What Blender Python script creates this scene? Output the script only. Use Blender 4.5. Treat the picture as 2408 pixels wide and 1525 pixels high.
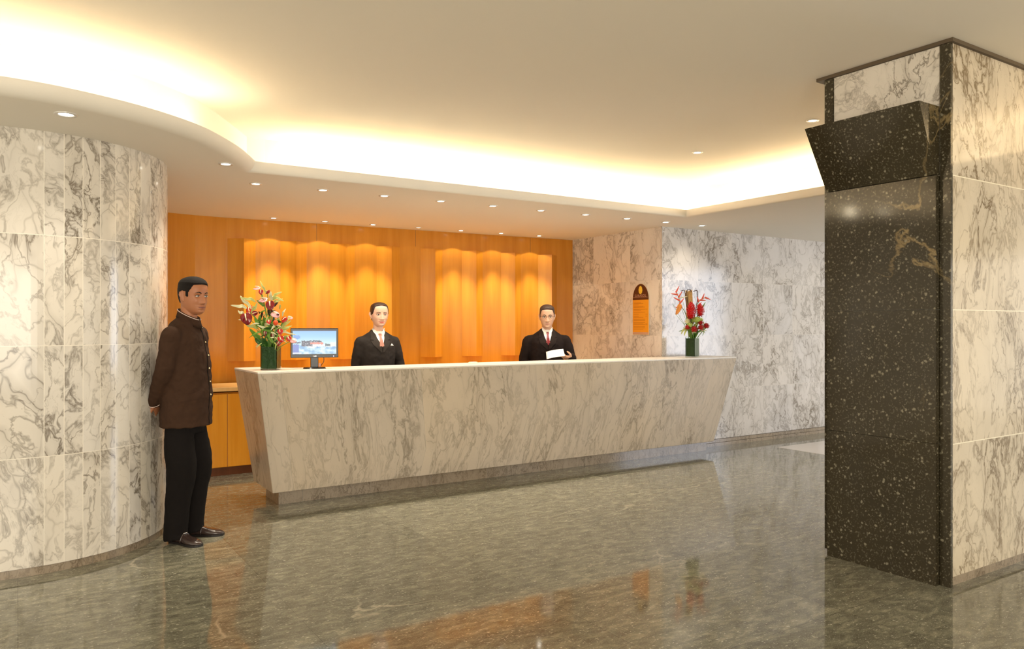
import bpy, bmesh, math, random
from mathutils import Vector, Matrix, Euler, noise
from mathutils.bvhtree import BVHTree
PI = math.pi
random.seed(7)
for o in list(bpy.data.objects): bpy.data.objects.remove(o)
sc = bpy.context.scene
col = sc.collection

# ------------------------------------------------------------------ camera, world, exposure
EYE = 1.47
cam_d = bpy.data.cameras.new('camera')
cam = bpy.data.objects.new('camera', cam_d); col.objects.link(cam)
cam.location = (0, 0, EYE)
cam.rotation_euler = (PI/2, 0, math.radians(57.1 - 90))
cam_d.sensor_width = 36.0
cam_d.lens = 36.0*1796/2408
cam_d.shift_y = -(765 - 762.5)/2408*-1*1.0
cam_d.clip_start = 0.05
sc.camera = cam

w = bpy.data.worlds.new('world'); sc.world = w; w.use_nodes = True
bg = w.node_tree.nodes['Background']
bg.inputs[0].default_value = (1.0, 0.89, 0.71, 1)
bg.inputs[1].default_value = 1.02
sc.view_settings.view_transform = 'Standard'
sc.view_settings.look = 'None'
sc.view_settings.gamma = 1
sc.view_settings.use_curve_mapping = False
sc.view_settings.exposure = 0.88

def area(name, loc, target, sx, sy, power, color):
    d = bpy.data.lights.new(name, 'AREA'); d.shape = 'RECTANGLE'; d.size = sx; d.size_y = sy
    d.energy = power; d.color = color
    o = bpy.data.objects.new(name, d); col.objects.link(o); o.location = loc
    o.rotation_euler = (Vector(target) - Vector(loc)).to_track_quat('-Z', 'Y').to_euler()
    return o
# daylight coming in from the street side along the passage, plus an added fill
area('entrance_daylight', (11.5, 1.2, 1.7), (7.6, 6.4, 1.3), 2.4, 2.2, 70, (0.66, 0.78, 1.0))
area('lobby_fill', (-0.5, -3.2, 1.5), (2.6, 6.0, 2.1), 3.6, 1.8, 85, (1.0, 0.93, 0.80))  # fill lamp added behind the camera, aimed up to brighten the lowered ceiling

# ------------------------------------------------------------------ materials
def new_mat(name):
    m = bpy.data.materials.new(name); m.use_nodes = True
    return m, m.node_tree.nodes, m.node_tree.links, m.node_tree.nodes['Principled BSDF']

def simple(name, c, rough=0.5, metal=0.0, emit=None, estr=0, bump=0.0, bscale=40, spec=0.5, sss=0.0, coat=0.0, trans=0.0, var=0.0):
    m, N, Lk, b = new_mat(name)
    b.inputs['Base Color'].default_value = (*c, 1); b.inputs['Roughness'].default_value = rough
    b.inputs['Metallic'].default_value = metal; b.inputs['Specular IOR Level'].default_value = spec
    b.inputs['Coat Weight'].default_value = coat
    if trans: b.inputs['Transmission Weight'].default_value = trans
    if sss:
        b.inputs['Subsurface Weight'].default_value = sss
        b.inputs['Subsurface Radius'].default_value = (0.02, 0.008, 0.004)
        b.inputs['Subsurface Scale'].default_value = 0.3
    if emit:
        b.inputs['Emission Color'].default_value = (*emit, 1); b.inputs['Emission Strength'].default_value = estr
    tc = N.new('ShaderNodeTexCoord')
    n = N.new('ShaderNodeTexNoise'); n.inputs['Scale'].default_value = bscale; n.inputs['Detail'].default_value = 4
    Lk.new(tc.outputs['Object'], n.inputs['Vector'])
    if var:
        mx = N.new('ShaderNodeMix'); mx.data_type = 'RGBA'
        mx.inputs[6].default_value = (*[x*(1-var) for x in c], 1); mx.inputs[7].default_value = (*[min(1, x*(1+var)) for x in c], 1)
        Lk.new(n.outputs['Fac'], mx.inputs[0]); Lk.new(mx.outputs[2], b.inputs['Base Color'])
    if bump:
        bp = N.new('ShaderNodeBump'); bp.inputs['Strength'].default_value = bump; bp.inputs['Distance'].default_value = 0.01
        Lk.new(n.outputs['Fac'], bp.inputs['Height']); Lk.new(bp.outputs['Normal'], b.inputs['Normal'])
    return m

def math_node(N, Lk, op, a, b=None, c=None, clamp=False):
    n = N.new('ShaderNodeMath'); n.operation = op; n.use_clamp = clamp
    for i, v in enumerate((a, b, c)):
        if v is None: continue
        if isinstance(v, (int, float)): n.inputs[i].default_value = v
        else: Lk.new(v, n.inputs[i])
    return n.outputs[0]

def ramp(N, Lk, fac, stops, interp='LINEAR'):
    r = N.new('ShaderNodeValToRGB'); r.color_ramp.interpolation = interp
    e = r.color_ramp.elements
    while len(e) > 1: e.remove(e[-1])
    e[0].position = stops[0][0]; e[0].color = (*stops[0][1], 1) if len(stops[0][1]) == 3 else stops[0][1]
    for p, c in stops[1:]:
        x = e.new(p); x.color = (*c, 1)
    Lk.new(fac, r.inputs[0])
    return r

def marble(name, tw, th, ou, ov, grout=0.004, gcol=(0.80, 0.74, 0.62), base=(0.80, 0.755, 0.68), vein=(0.215, 0.18, 0.14),
           rot=0.5, stretch=(1.0, 0.66), vscale=1.0, rough=0.12, strength=1.0, seed=0.0):
    """calacatta slabs: uv in metres, every slab cut from another place of the block"""
    m, N, Lk, b = new_mat(name)
    uv = N.new('ShaderNodeUVMap')
    sp = N.new('ShaderNodeSeparateXYZ'); Lk.new(uv.outputs[0], sp.inputs[0])
    U = math_node(N, Lk, 'SUBTRACT', sp.outputs[0], ou); V = math_node(N, Lk, 'SUBTRACT', sp.outputs[1], ov)
    U = math_node(N, Lk, 'DIVIDE', U, tw); V = math_node(N, Lk, 'DIVIDE', V, th)
    fu = math_node(N, Lk, 'FLOOR', U); fv = math_node(N, Lk, 'FLOOR', V)
    ru = math_node(N, Lk, 'SUBTRACT', U, fu); rv = math_node(N, Lk, 'SUBTRACT', V, fv)
    # distance to slab edge in metres
    du = math_node(N, Lk, 'MULTIPLY', math_node(N, Lk, 'MINIMUM', ru, math_node(N, Lk, 'SUBTRACT', 1.0, ru)), tw)
    dv = math_node(N, Lk, 'MULTIPLY', math_node(N, Lk, 'MINIMUM', rv, math_node(N, Lk, 'SUBTRACT', 1.0, rv)), th)
    dmin = math_node(N, Lk, 'MINIMUM', du, dv)
    gmask = math_node(N, Lk, 'LESS_THAN', dmin, grout/2)
    cid = N.new('ShaderNodeCombineXYZ'); Lk.new(fu, cid.inputs[0]); Lk.new(fv, cid.inputs[1]); cid.inputs[2].default_value = seed
    wn = N.new('ShaderNodeTexWhiteNoise'); wn.noise_dimensions = '3D'; Lk.new(cid.outputs[0], wn.inputs['Vector'])
    off = N.new('ShaderNodeVectorMath'); off.operation = 'SCALE'; off.inputs['Scale'].default_value = 23.0
    Lk.new(wn.outputs['Color'], off.inputs[0])
    add = N.new('ShaderNodeVectorMath'); add.operation = 'ADD'; Lk.new(uv.outputs[0], add.inputs[0]); Lk.new(off.outputs[0], add.inputs[1])
    mp = N.new('ShaderNodeMapping'); Lk.new(add.outputs[0], mp.inputs[0])
    mp.inputs['Rotation'].default_value = (0, 0, rot); mp.inputs['Scale'].default_value = (stretch[0]*vscale, stretch[1]*vscale, 1)
    wrp = N.new('ShaderNodeTexNoise'); wrp.inputs['Scale'].default_value = 1.5; wrp.inputs['Detail'].default_value = 4; wrp.inputs['Roughness'].default_value = 0.55
    Lk.new(mp.outputs[0], wrp.inputs['Vector'])
    s1 = N.new('ShaderNodeVectorMath'); s1.operation = 'SUBTRACT'; Lk.new(wrp.outputs['Color'], s1.inputs[0]); s1.inputs[1].default_value = (.5, .5, .5)
    s2 = N.new('ShaderNodeVectorMath'); s2.operation = 'SCALE'; s2.inputs['Scale'].default_value = 0.62; Lk.new(s1.outputs[0], s2.inputs[0])
    wv = N.new('ShaderNodeVectorMath'); wv.operation = 'ADD'; Lk.new(mp.outputs[0], wv.inputs[0]); Lk.new(s2.outputs[0], wv.inputs[1])
    def ridge(scale, detail, width, rgh=0.55):
        n = N.new('ShaderNodeTexNoise'); n.inputs['Scale'].default_value = scale; n.inputs['Detail'].default_value = detail
        n.inputs['Roughness'].default_value = rgh
        Lk.new(wv.outputs[0], n.inputs['Vector'])
        a = math_node(N, Lk, 'ABSOLUTE', math_node(N, Lk, 'SUBTRACT', n.outputs['Fac'], 0.5))
        return math_node(N, Lk, 'SUBTRACT', 1.0, math_node(N, Lk, 'DIVIDE', a, width), clamp=True)
    big = ridge(1.5, 7, 0.030, 0.62); mid = ridge(3.6, 5, 0.020); fine = ridge(8.0, 4, 0.012)
    cl = N.new('ShaderNodeTexNoise'); cl.inputs['Scale'].default_value = 2.1; cl.inputs['Detail'].default_value = 3
    Lk.new(wv.outputs[0], cl.inputs['Vector'])
    zone = N.new('ShaderNodeMapRange'); zone.inputs[1].default_value = 0.40; zone.inputs[2].default_value = 0.66; Lk.new(cl.outputs['Fac'], zone.inputs[0])
    zc = zone.outputs[0]
    t = math_node(N, Lk, 'MULTIPLY', math_node(N, Lk, 'POWER', big, 1.6), math_node(N, Lk, 'MULTIPLY_ADD', zc, 0.6, 0.45))
    vo = N.new('ShaderNodeTexVoronoi'); vo.feature = 'DISTANCE_TO_EDGE'; vo.inputs['Scale'].default_value = 4.6; Lk.new(wv.outputs[0], vo.inputs['Vector'])
    cell = math_node(N, Lk, 'POWER', math_node(N, Lk, 'SUBTRACT', 1.0, math_node(N, Lk, 'DIVIDE', vo.outputs['Distance'], 0.045), clamp=True), 1.3)
    halo = math_node(N, Lk, 'MULTIPLY', math_node(N, Lk, 'SUBTRACT', 1.0, math_node(N, Lk, 'DIVIDE', vo.outputs['Distance'], 0.20), clamp=True), 0.30)
    cell = math_node(N, Lk, 'MAXIMUM', cell, halo)
    vb = N.new('ShaderNodeTexNoise'); vb.inputs['Scale'].default_value = 3.0; Lk.new(wv.outputs[0], vb.inputs['Vector'])
    cell = math_node(N, Lk, 'MULTIPLY', cell, math_node(N, Lk, 'MULTIPLY', math_node(N, Lk, 'SUBTRACT', vb.outputs['Fac'], 0.38), 5.0, clamp=True))
    mid = math_node(N, Lk, 'MAXIMUM', mid, cell)
    t2 = math_node(N, Lk, 'MULTIPLY', mid, math_node(N, Lk, 'MULTIPLY_ADD', zc, 0.50, 0.42))
    t3 = math_node(N, Lk, 'MULTIPLY', fine, math_node(N, Lk, 'MULTIPLY_ADD', zc, 0.34, 0.08))
    t4 = math_node(N, Lk, 'MULTIPLY', zc, 0.15)
    tot = math_node(N, Lk, 'MAXIMUM', t, t2); tot = math_node(N, Lk, 'ADD', tot, t3); tot = math_node(N, Lk, 'ADD', tot, t4)
    tot = math_node(N, Lk, 'MULTIPLY', tot, 0.85*strength, clamp=True)
    mx = N.new('ShaderNodeMix'); mx.data_type = 'RGBA'; Lk.new(tot, mx.inputs[0])
    mx.inputs[6].default_value = (*base, 1); mx.inputs[7].default_value = (*vein, 1)
    # slow drift between white and cream
    dr = N.new('ShaderNodeTexNoise'); dr.inputs['Scale'].default_value = 0.9; Lk.new(add.outputs[0], dr.inputs['Vector'])
    mt = N.new('ShaderNodeMix'); mt.data_type = 'RGBA'; mt.blend_type = 'MULTIPLY'; mt.inputs[0].default_value = 1
    rr = ramp(N, Lk, dr.outputs['Fac'], [(0.3, (1, 0.97, 0.92)), (0.7, (0.93, 0.93, 0.94))])
    Lk.new(mx.outputs[2], mt.inputs[6]); Lk.new(rr.outputs[0], mt.inputs[7])
    mg = N.new('ShaderNodeMix'); mg.data_type = 'RGBA'; Lk.new(gmask, mg.inputs[0]); Lk.new(mt.outputs[2], mg.inputs[6])
    mg.inputs[7].default_value = (*gcol, 1)
    Lk.new(mg.outputs[2], b.inputs['Base Color'])
    b.inputs['Roughness'].default_value = rough; b.inputs['Specular IOR Level'].default_value = 0.45
    return m

def granite(name, base, speck, vein, rough=0.08, sscale=55, veins=0.5, tile=None, stretch=(1, 1, 1), coord='Object', amount=0.5, mottle=0.0):
    m, N, Lk, b = new_mat(name)
    tc = N.new('ShaderNodeTexCoord'); mp = N.new('ShaderNodeMapping'); Lk.new(tc.outputs[coord], mp.inputs[0])
    mp.inputs['Scale'].default_value = stretch
    v = N.new('ShaderNodeTexVoronoi'); v.inputs['Scale'].default_value = sscale; v.inputs['Randomness'].default_value = 1
    dn = N.new('ShaderNodeTexNoise'); dn.inputs['Scale'].default_value = sscale*0.8; Lk.new(mp.outputs[0], dn.inputs['Vector'])
    dd = N.new('ShaderNodeMix'); dd.data_type = 'VECTOR'; dd.inputs[0].default_value = 0.02
    Lk.new(mp.outputs[0], dd.inputs[4]); Lk.new(dn.outputs['Color'], dd.inputs[5]); Lk.new(dd.outputs[1], v.inputs['Vector'])
    sepc = N.new('ShaderNodeSeparateColor'); Lk.new(v.outputs['Color'], sepc.inputs[0])
    sel = math_node(N, Lk, 'GREATER_THAN', sepc.outputs[0], 1-amount)
    rad = math_node(N, Lk, 'MULTIPLY_ADD', sepc.outputs[1], 0.38, 0.08)
    dot = math_node(N, Lk, 'MULTIPLY', sel, math_node(N, Lk, 'MULTIPLY', math_node(N, Lk, 'SUBTRACT', rad, v.outputs['Distance']), 6.0, clamp=True))
    n1 = N.new('ShaderNodeTexNoise'); n1.inputs['Scale'].default_value = sscale*1.9; n1.inputs['Detail'].default_value = 3; Lk.new(mp.outputs[0], n1.inputs['Vector'])
    fine = math_node(N, Lk, 'MULTIPLY', math_node(N, Lk, 'SUBTRACT', n1.outputs['Fac'], 0.56), 5.0, clamp=True)
    t = math_node(N, Lk, 'MAXIMUM', math_node(N, Lk, 'MULTIPLY', dot, 0.75), math_node(N, Lk, 'MULTIPLY', fine, 0.55))
    n2 = N.new('ShaderNodeTexNoise'); n2.inputs['Scale'].default_value = 1.6; n2.inputs['Detail'].default_value = 9 if mottle else 5; n2.inputs['Roughness'].default_value = 0.5+mottle*0.5; Lk.new(mp.outputs[0], n2.inputs['Vector'])
    mb = N.new('ShaderNodeMix'); mb.data_type = 'RGBA'; Lk.new(n2.outputs['Fac'], mb.inputs[0])
    mb.inputs[6].default_value = (*[x*0.6 for x in base], 1); mb.inputs[7].default_value = (*[x*1.4 for x in base], 1)
    body = mb.outputs[2]
    if mottle:
        n4 = N.new('ShaderNodeTexNoise'); n4.inputs['Scale'].default_value = 16; n4.inputs['Detail'].default_value = 9; n4.inputs['Roughness'].default_value = 0.72; n4.inputs['Distortion'].default_value = 0.5
        Lk.new(mp.outputs[0], n4.inputs['Vector'])
        r4 = ramp(N, Lk, n4.outputs['Fac'], [(0.34, (0.60, 0.61, 0.58)), (0.50, (0.97, 0.97, 0.93)), (0.66, (1.7, 1.7, 1.6))])
        mq = N.new('ShaderNodeMix'); mq.data_type = 'RGBA'; mq.blend_type = 'MULTIPLY'; mq.inputs[0].default_value = 1
        Lk.new(body, mq.inputs[6]); Lk.new(r4.outputs[0], mq.inputs[7]); body = mq.outputs[2]
    m1 = N.new('ShaderNodeMix'); m1.data_type = 'RGBA'; Lk.new(t, m1.inputs[0]); Lk.new(body, m1.inputs[6]); m1.inputs[7].default_value = (*speck, 1)
    n3 = N.new('ShaderNodeTexNoise'); n3.inputs['Scale'].default_value = 0.9; n3.inputs['Detail'].default_value = 7; n3.inputs['Distortion'].default_value = 0.6
    Lk.new(mp.outputs[0], n3.inputs['Vector'])
    a = math_node(N, Lk, 'ABSOLUTE', math_node(N, Lk, 'SUBTRACT', n3.outputs['Fac'], 0.5))
    vv = math_node(N, Lk, 'SUBTRACT', 1.0, math_node(N, Lk, 'DIVIDE', a, 0.007), clamp=True)
    zn = N.new('ShaderNodeTexNoise'); zn.inputs['Scale'].default_value = 1.2; Lk.new(mp.outputs[0], zn.inputs['Vector'])
    zz = math_node(N, Lk, 'MULTIPLY', math_node(N, Lk, 'SUBTRACT', zn.outputs['Fac'], 0.5), 6.0, clamp=True)
    vv = math_node(N, Lk, 'MULTIPLY', math_node(N, Lk, 'MULTIPLY', vv, zz), veins)
    m2 = N.new('ShaderNodeMix'); m2.data_type = 'RGBA'; Lk.new(vv, m2.inputs[0]); Lk.new(m1.outputs[2], m2.inputs[6]); m2.inputs[7].default_value = (*vein, 1)
    out = m2.outputs[2]
    if tile:
        br = N.new('ShaderNodeTexBrick'); br.offset = 0; br.inputs['Scale'].default_value = 1
        br.inputs['Brick Width'].default_value = tile; br.inputs['Row Height'].default_value = tile
        br.inputs['Mortar Size'].default_value = 0.0018; br.inputs['Mortar Smooth'].default_value = 0
        br.inputs['Color1'].default_value = (0.86, 0.86, 0.86, 1); br.inputs['Color2'].default_value = (1.12, 1.12, 1.12, 1)
        br.inputs['Mortar'].default_value = (0.6, 0.6, 0.6, 1)
        Lk.new(tc.outputs[coord], br.inputs['Vector'])
        mm = N.new('ShaderNodeMix'); mm.data_type = 'RGBA'; mm.blend_type = 'MULTIPLY'; mm.inputs[0].default_value = 1
        Lk.new(out, mm.inputs[6]); Lk.new(br.outputs['Color'], mm.inputs[7]); out = mm.outputs[2]
    Lk.new(out, b.inputs['Base Color'])
    b.inputs['Roughness'].default_value = rough; b.inputs['Specular IOR Level'].default_value = 0.8 if mottle else 0.6
    return m

def wood(name, c1, c2, rough=0.22, scale=1.0):
    m, N, Lk, b = new_mat(name)
    tc = N.new('ShaderNodeTexCoord'); mp = N.new('ShaderNodeMapping'); Lk.new(tc.outputs['Object'], mp.inputs[0])
    mp.inputs['Scale'].default_value = (9*scale, 9*scale, 0.55*scale)
    n = N.new('ShaderNodeTexNoise'); n.inputs['Scale'].default_value = 1.6; n.inputs['Detail'].default_value = 6; n.inputs['Distortion'].default_value = 0.4
    Lk.new(mp.outputs[0], n.inputs['Vector'])
    mp2 = N.new('ShaderNodeMapping'); Lk.new(tc.outputs['Object'], mp2.inputs[0]); mp2.inputs['Scale'].default_value = (70, 70, 1.5)
    n2 = N.new('ShaderNodeTexNoise'); n2.inputs['Scale'].default_value = 2; n2.inputs['Detail'].default_value = 3; Lk.new(mp2.outputs[0], n2.inputs['Vector'])
    f = math_node(N, Lk, 'ADD', math_node(N, Lk, 'MULTIPLY', n.outputs['Fac'], 0.75), math_node(N, Lk, 'MULTIPLY', n2.outputs['Fac'], 0.25))
    r = ramp(N, Lk, f, [(0.25, c1), (0.75, c2)])
    Lk.new(r.outputs[0], b.inputs['Base Color'])
    b.inputs['Roughness'].default_value = rough; b.inputs['Coat Weight'].default_value = 0.22; b.inputs['Coat Roughness'].default_value = 0.12; b.inputs['Specular IOR Level'].default_value = 0.35
    return m

ROW = 0.655
M = {}
M['marble_wall'] = marble('marble_wall', 0.592, ROW, 0.0, 0.04, 0.003, base=(0.73, 0.69, 0.65), gcol=(0.70, 0.65, 0.58), rot=0.7, vscale=1.15, strength=1.05, seed=1)
M['marble_side'] = marble('marble_side', 0.71, ROW, 0.0, 0.04, 0.003, base=(0.84, 0.81, 0.76), gcol=(0.70, 0.65, 0.58), rot=-0.6, vscale=1.0, strength=0.85, seed=2)
M['marble_flat'] = marble('marble_flat', 1.32, ROW, 0.10, 0.04, 0.0045, gcol=(0.85, 0.80, 0.70), rot=0.9, vscale=0.9, strength=1.05, seed=13)
M['marble_curve'] = marble('marble_curve', 0.105, ROW, 0.10, 0.04, 0.0042, gcol=(0.86, 0.80, 0.70), rot=0.5, vscale=1.1, strength=1.1, seed=4)
M['marble_pillar'] = marble('marble_pillar', 2.4, 0.757, -0.4, 0.045, 0.006, gcol=(0.92, 0.86, 0.70), base=(0.74, 0.66, 0.53), vein=(0.24, 0.18, 0.11), rot=0.15, stretch=(1.45, 0.7), vscale=1.0, strength=1.25, seed=5)
M['marble_pillar_top'] = marble('marble_pillar_top', 3, 3, -1, -1, 0.0, rot=1.2, stretch=(1.1, 0.8), vscale=1.3, strength=1.15, seed=6)
M['marble_desk'] = marble('marble_desk', 1.22, 3.0, 0.17, -1, 0.002, gcol=(0.45, 0.40, 0.33), base=(0.68, 0.585, 0.465), vein=(0.29, 0.24, 0.175), rot=0.35, stretch=(1.35, 0.42), vscale=1.1, strength=0.9, seed=7, rough=0.26)
M['marble_top_lit'] = marble('marble_top_lit', 1.22, 5.0, 0.17, -1, 0.001, base=(0.90, 0.86, 0.79), strength=0.2, seed=8, rough=0.35)  # same marble as the desk, its colour whitened to carry the downlight
M['marble_base'] = marble('marble_base', 0.6, 3, 0.2, -1, 0.003, gcol=(0.25, 0.22, 0.18), base=(0.38, 0.31, 0.23), vein=(0.16, 0.12, 0.08), rot=0.3, stretch=(2, 1), vscale=2.0, seed=9)
M['floor_granite'] = granite('floor_granite', (0.198, 0.192, 0.148), (0.66, 0.64, 0.52), (0.60, 0.55, 0.42), rough=0.06, sscale=95, veins=0.7, tile=1.19, stretch=(0.55, 1.25, 1), amount=0.45, mottle=0.55)
M['pillar_granite'] = granite('pillar_granite', (0.036, 0.028, 0.014), (0.29, 0.26, 0.18), (0.36, 0.26, 0.12), rough=0.10, sscale=44, veins=0.7, amount=0.42)
M['wood_wall'] = wood('wood_wall', (0.58, 0.215, 0.016), (0.74, 0.32, 0.034))
M['wood_wedge'] = wood('wood_wedge', (0.66, 0.25, 0.016), (0.80, 0.36, 0.036), scale=1.3)
M['wood_edge'] = wood('wood_edge', (0.74, 0.46, 0.17), (0.84, 0.55, 0.23), rough=0.3)
M['paint'] = simple('ceiling_paint', (0.86, 0.805, 0.715), 0.9, bump=0.02, bscale=120)
M['dark_gap'] = simple('dark_gap', (0.10, 0.07, 0.04), 0.6)
M['white_tile'] = simple('white_tile', (0.85, 0.80, 0.76), 0.15, var=0.06, bscale=3)
M['trim_white'] = simple('lamp_trim', (0.72, 0.69, 0.64), 0.35, metal=0.3)
M['lens'] = simple('lamp_lens', (1, 1, 1), 0.4, emit=(1, 0.93, 0.78), estr=9)
M['lens_dim'] = simple('lamp_lens_dim', (1, 1, 1), 0.4, emit=(1, 0.9, 0.72), estr=1.5)

# ------------------------------------------------------------------ mesh helpers
def link(o, parent=None):
    col.objects.link(o)
    if parent is not None: o.parent = parent
    return o
def obj(name, bm, mat, parent=None, smooth=False, mats=None):
    me = bpy.data.meshes.new(name); bmesh.ops.recalc_face_normals(bm, faces=bm.faces[:]); bm.to_mesh(me); bm.free()
    for m in (mats or [mat]): me.materials.append(m)
    if smooth: me.polygons.foreach_set('use_smooth', [True]*len(me.polygons))
    return link(bpy.data.objects.new(name, me), parent)
def thing(name, label, cat, loc=(0, 0, 0), rz=0, group=None):
    o = bpy.data.objects.new(name, None); o.empty_display_size = 0.1; link(o); o.location = loc; o.rotation_euler = (0, 0, rz)
    return tag(o, label, cat, group)
def tag(o, label, cat, group=None):
    o['label'] = label; o['category'] = cat
    if group: o['group'] = group
    return o
def struct(o): o['kind'] = 'structure'; return o
def smooth_by_angle(o, ang=40):
    me = o.data
    me.polygons.foreach_set('use_smooth', [True]*len(me.polygons))
    bm = bmesh.new(); bm.from_mesh(me)
    for e in bm.edges:
        if len(e.link_faces) == 2 and e.calc_face_angle(0) > math.radians(ang): e.smooth = False
    bm.to_mesh(me); bm.free()
    return o
def bevel(o, wdt, seg=2):
    m = o.modifiers.new('bevel', 'BEVEL'); m.width = wdt; m.segments = seg; m.limit_method = 'ANGLE'; m.angle_limit = math.radians(40)
    return o

def prism(poly, z0, z1, top_poly=None, u0=0.0, bm=None):
    """closed vertical prism; u runs along the outline in metres, v is the height"""
    bm = bm or bmesh.new(); uvl = bm.loops.layers.uv.verify()
    tp = top_poly or poly; n = len(poly)
    lo = [bm.verts.new((x, y, z0)) for x, y in poly]; hi = [bm.verts.new((x, y, z1)) for x, y in tp]
    u = [u0]
    for i in range(n):
        a, b = tp[i], tp[(i+1) % n]; u.append(u[-1] + math.hypot(b[0]-a[0], b[1]-a[1]))
    for i in range(n):
        j = (i+1) % n
        f = bm.faces.new((lo[i], lo[j], hi[j], hi[i]))
        for lp, c in zip(f.loops, ((u[i], z0), (u[i+1], z0), (u[i+1], z1), (u[i], z1))): lp[uvl].uv = c
    for vs in (hi, lo[::-1]):
        f = bm.faces.new(vs)
        for lp in f.loops: lp[uvl].uv = (lp.vert.co.x, lp.vert.co.y)
    return bm
def box(bm, x0, x1, y0, y1, z0, z1, rot=None):
    r = prism([(x0, y0), (x1, y0), (x1, y1), (x0, y1)], z0, z1, bm=bm)
    return r
def xform(bm, mat, start=0):
    bm.verts.ensure_lookup_table()
    for v in bm.verts[start:]: v.co = mat @ v.co
def frames(pts):
    out = []; up = None
    for i, p in enumerate(pts):
        t = (pts[min(i+1, len(pts)-1)] - pts[max(i-1, 0)]).normalized()
        if up is None:
            up = Vector((0, 0, 1)) if abs(t.z) < 0.9 else Vector((0, 1, 0))
        a = up - t*up.dot(t); a.normalize(); up = a
        out.append((a, t.cross(a)))
    return out
def tube(bm, pts, radii, n=12, flat=1.0, cap=True):
    """round tube through pts; rounded ends; flat squeezes the second axis"""
    pts = [Vector(p) for p in pts]
    if isinstance(radii, (int, float)): radii = [radii]*len(pts)
    if cap:   # hemispherical ends
        d0 = (pts[0]-pts[1]).normalized(); d1 = (pts[-1]-pts[-2]).normalized(); r0, r1 = radii[0], radii[-1]
        pts = [pts[0]+d0*r0*.92, pts[0]+d0*r0*.6] + pts + [pts[-1]+d1*r1*.6, pts[-1]+d1*r1*.92]
        radii = [r0*.38, r0*.8] + list(radii) + [r1*.8, r1*.38]
    fr = frames(pts); rings = []
    for p, r, (a, b) in zip(pts, radii, fr):
        rings.append([bm.verts.new(p + a*math.cos(2*PI*k/n)*r + b*math.sin(2*PI*k/n)*r*flat) for k in range(n)])
    for i in range(len(rings)-1):
        for k in range(n):
            bm.faces.new((rings[i][k], rings[i][(k+1) % n], rings[i+1][(k+1) % n], rings[i+1][k]))
    bm.faces.new(rings[0][::-1]); bm.faces.new(rings[-1])
    return bm
def catmull(pts, per=6):
    pts = [Vector(p) for p in pts]; out = []
    P = [pts[0]] + pts + [pts[-1]]
    for i in range(1, len(P)-2):
        for k in range(per):
            t = k/per; a, b, c, d = P[i-1], P[i], P[i+1], P[i+2]
            out.append(0.5*((2*b)+(c-a)*t+(2*a-5*b+4*c-d)*t*t+(3*b-a-3*c+d)*t**3))
    out.append(pts[-1]); return out
def rings_loft(bm, rings, n=28, p=2.0):
    """rings: (z, cx, cy, rx, ry) horizontal super-ellipses, closed"""
    R = []
    for z, cx, cy, rx, ry in rings:
        row = []
        for k in range(n):
            t = 2*PI*k/n; c, s = math.cos(t), math.sin(t)
            row.append(bm.verts.new((cx+rx*math.copysign(abs(c)**(2/p), c), cy+ry*math.copysign(abs(s)**(2/p), s), z)))
        R.append(row)
    for i in range(len(R)-1):
        for k in range(n): bm.faces.new((R[i][k], R[i][(k+1) % n], R[i+1][(k+1) % n], R[i+1][k]))
    bm.faces.new(R[0][::-1]); bm.faces.new(R[-1])
    return bm
def lathe(bm, prof, n=32, c=(0, 0)):
    R = [[bm.verts.new((c[0]+r*math.cos(2*PI*k/n), c[1]+r*math.sin(2*PI*k/n), z)) for k in range(n)] for r, z in prof]
    for i in range(len(R)-1):
        for k in range(n): bm.faces.new((R[i][k], R[i][(k+1) % n], R[i+1][(k+1) % n], R[i+1][k]))
    return R
def grid_faces(bm, G):
    for i in range(len(G)-1):
        for j in range(len(G[0])-1): bm.faces.new((G[i][j], G[i][j+1], G[i+1][j+1], G[i+1][j]))

# ------------------------------------------------------------------ setting
UP = 3.08      # raised ceiling
LO = 2.62      # lowered ceiling
LIP = 2.70
# floor
bm = bmesh.new(); box(bm, -4, 14, -4, 9.6, -0.1, 0.0)
struct(obj('floor', bm, M['floor_granite']))
# pale stone inlay in the passage
bm = bmesh.new()
for i in range(4):
    for j in range(3):
        x0 = 7.705+i*0.62; y1 = 6.01-j*0.62
        box(bm, x0, x0+0.614, y1-0.614, y1, -0.002, 0.0015)
struct(obj('trim_1', bm, M['white_tile']))

# raised ceiling
bm = bmesh.new(); box(bm, -4, 14, -4, 9.6, UP, UP+0.12)
struct(obj('ceiling', bm, M['paint']))
# lowered ceiling with the curved lit edge
lip = [(-4.0, 4.60), (-2.5, 4.53), (-1.2, 4.49), (-0.5, 4.50), (-0.07, 4.53), (0.142, 4.55), (0.378, 4.625), (0.575, 4.715), (0.796, 4.86), (0.973, 5.02), (1.109, 5.19),
       (1.273, 5.43), (1.40, 5.66), (1.49, 5.84)]
lipc = [Vector((x, y, 0)) for x, y in lip]
lipc = [(p.x, p.y) for p in catmull(lipc, 5)]
lip_line = lipc + [(1.53, 5.85), (5.967, 5.81), (5.967, -4.0)]
poly = lip_line + [(14, -4), (14, 9.6), (-4, 9.6)]
def ngon_slab(poly, z0, z1):
    bm = bmesh.new()
    lo = [bm.verts.new((x, y, z0)) for x, y in poly]; hi = [bm.verts.new((x, y, z1)) for x, y in poly]
    n = len(poly)
    for i in range(n): bm.faces.new((lo[i], lo[(i+1) % n], hi[(i+1) % n], hi[i]))
    from mathutils.geometry import tessellate_polygon
    for a, b, c in tessellate_polygon([[Vector((x, y, 0)) for x, y in poly]]):
        bm.faces.new((hi[a], hi[b], hi[c])); bm.faces.new((lo[a], lo[c], lo[b]))
    return bm
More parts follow.
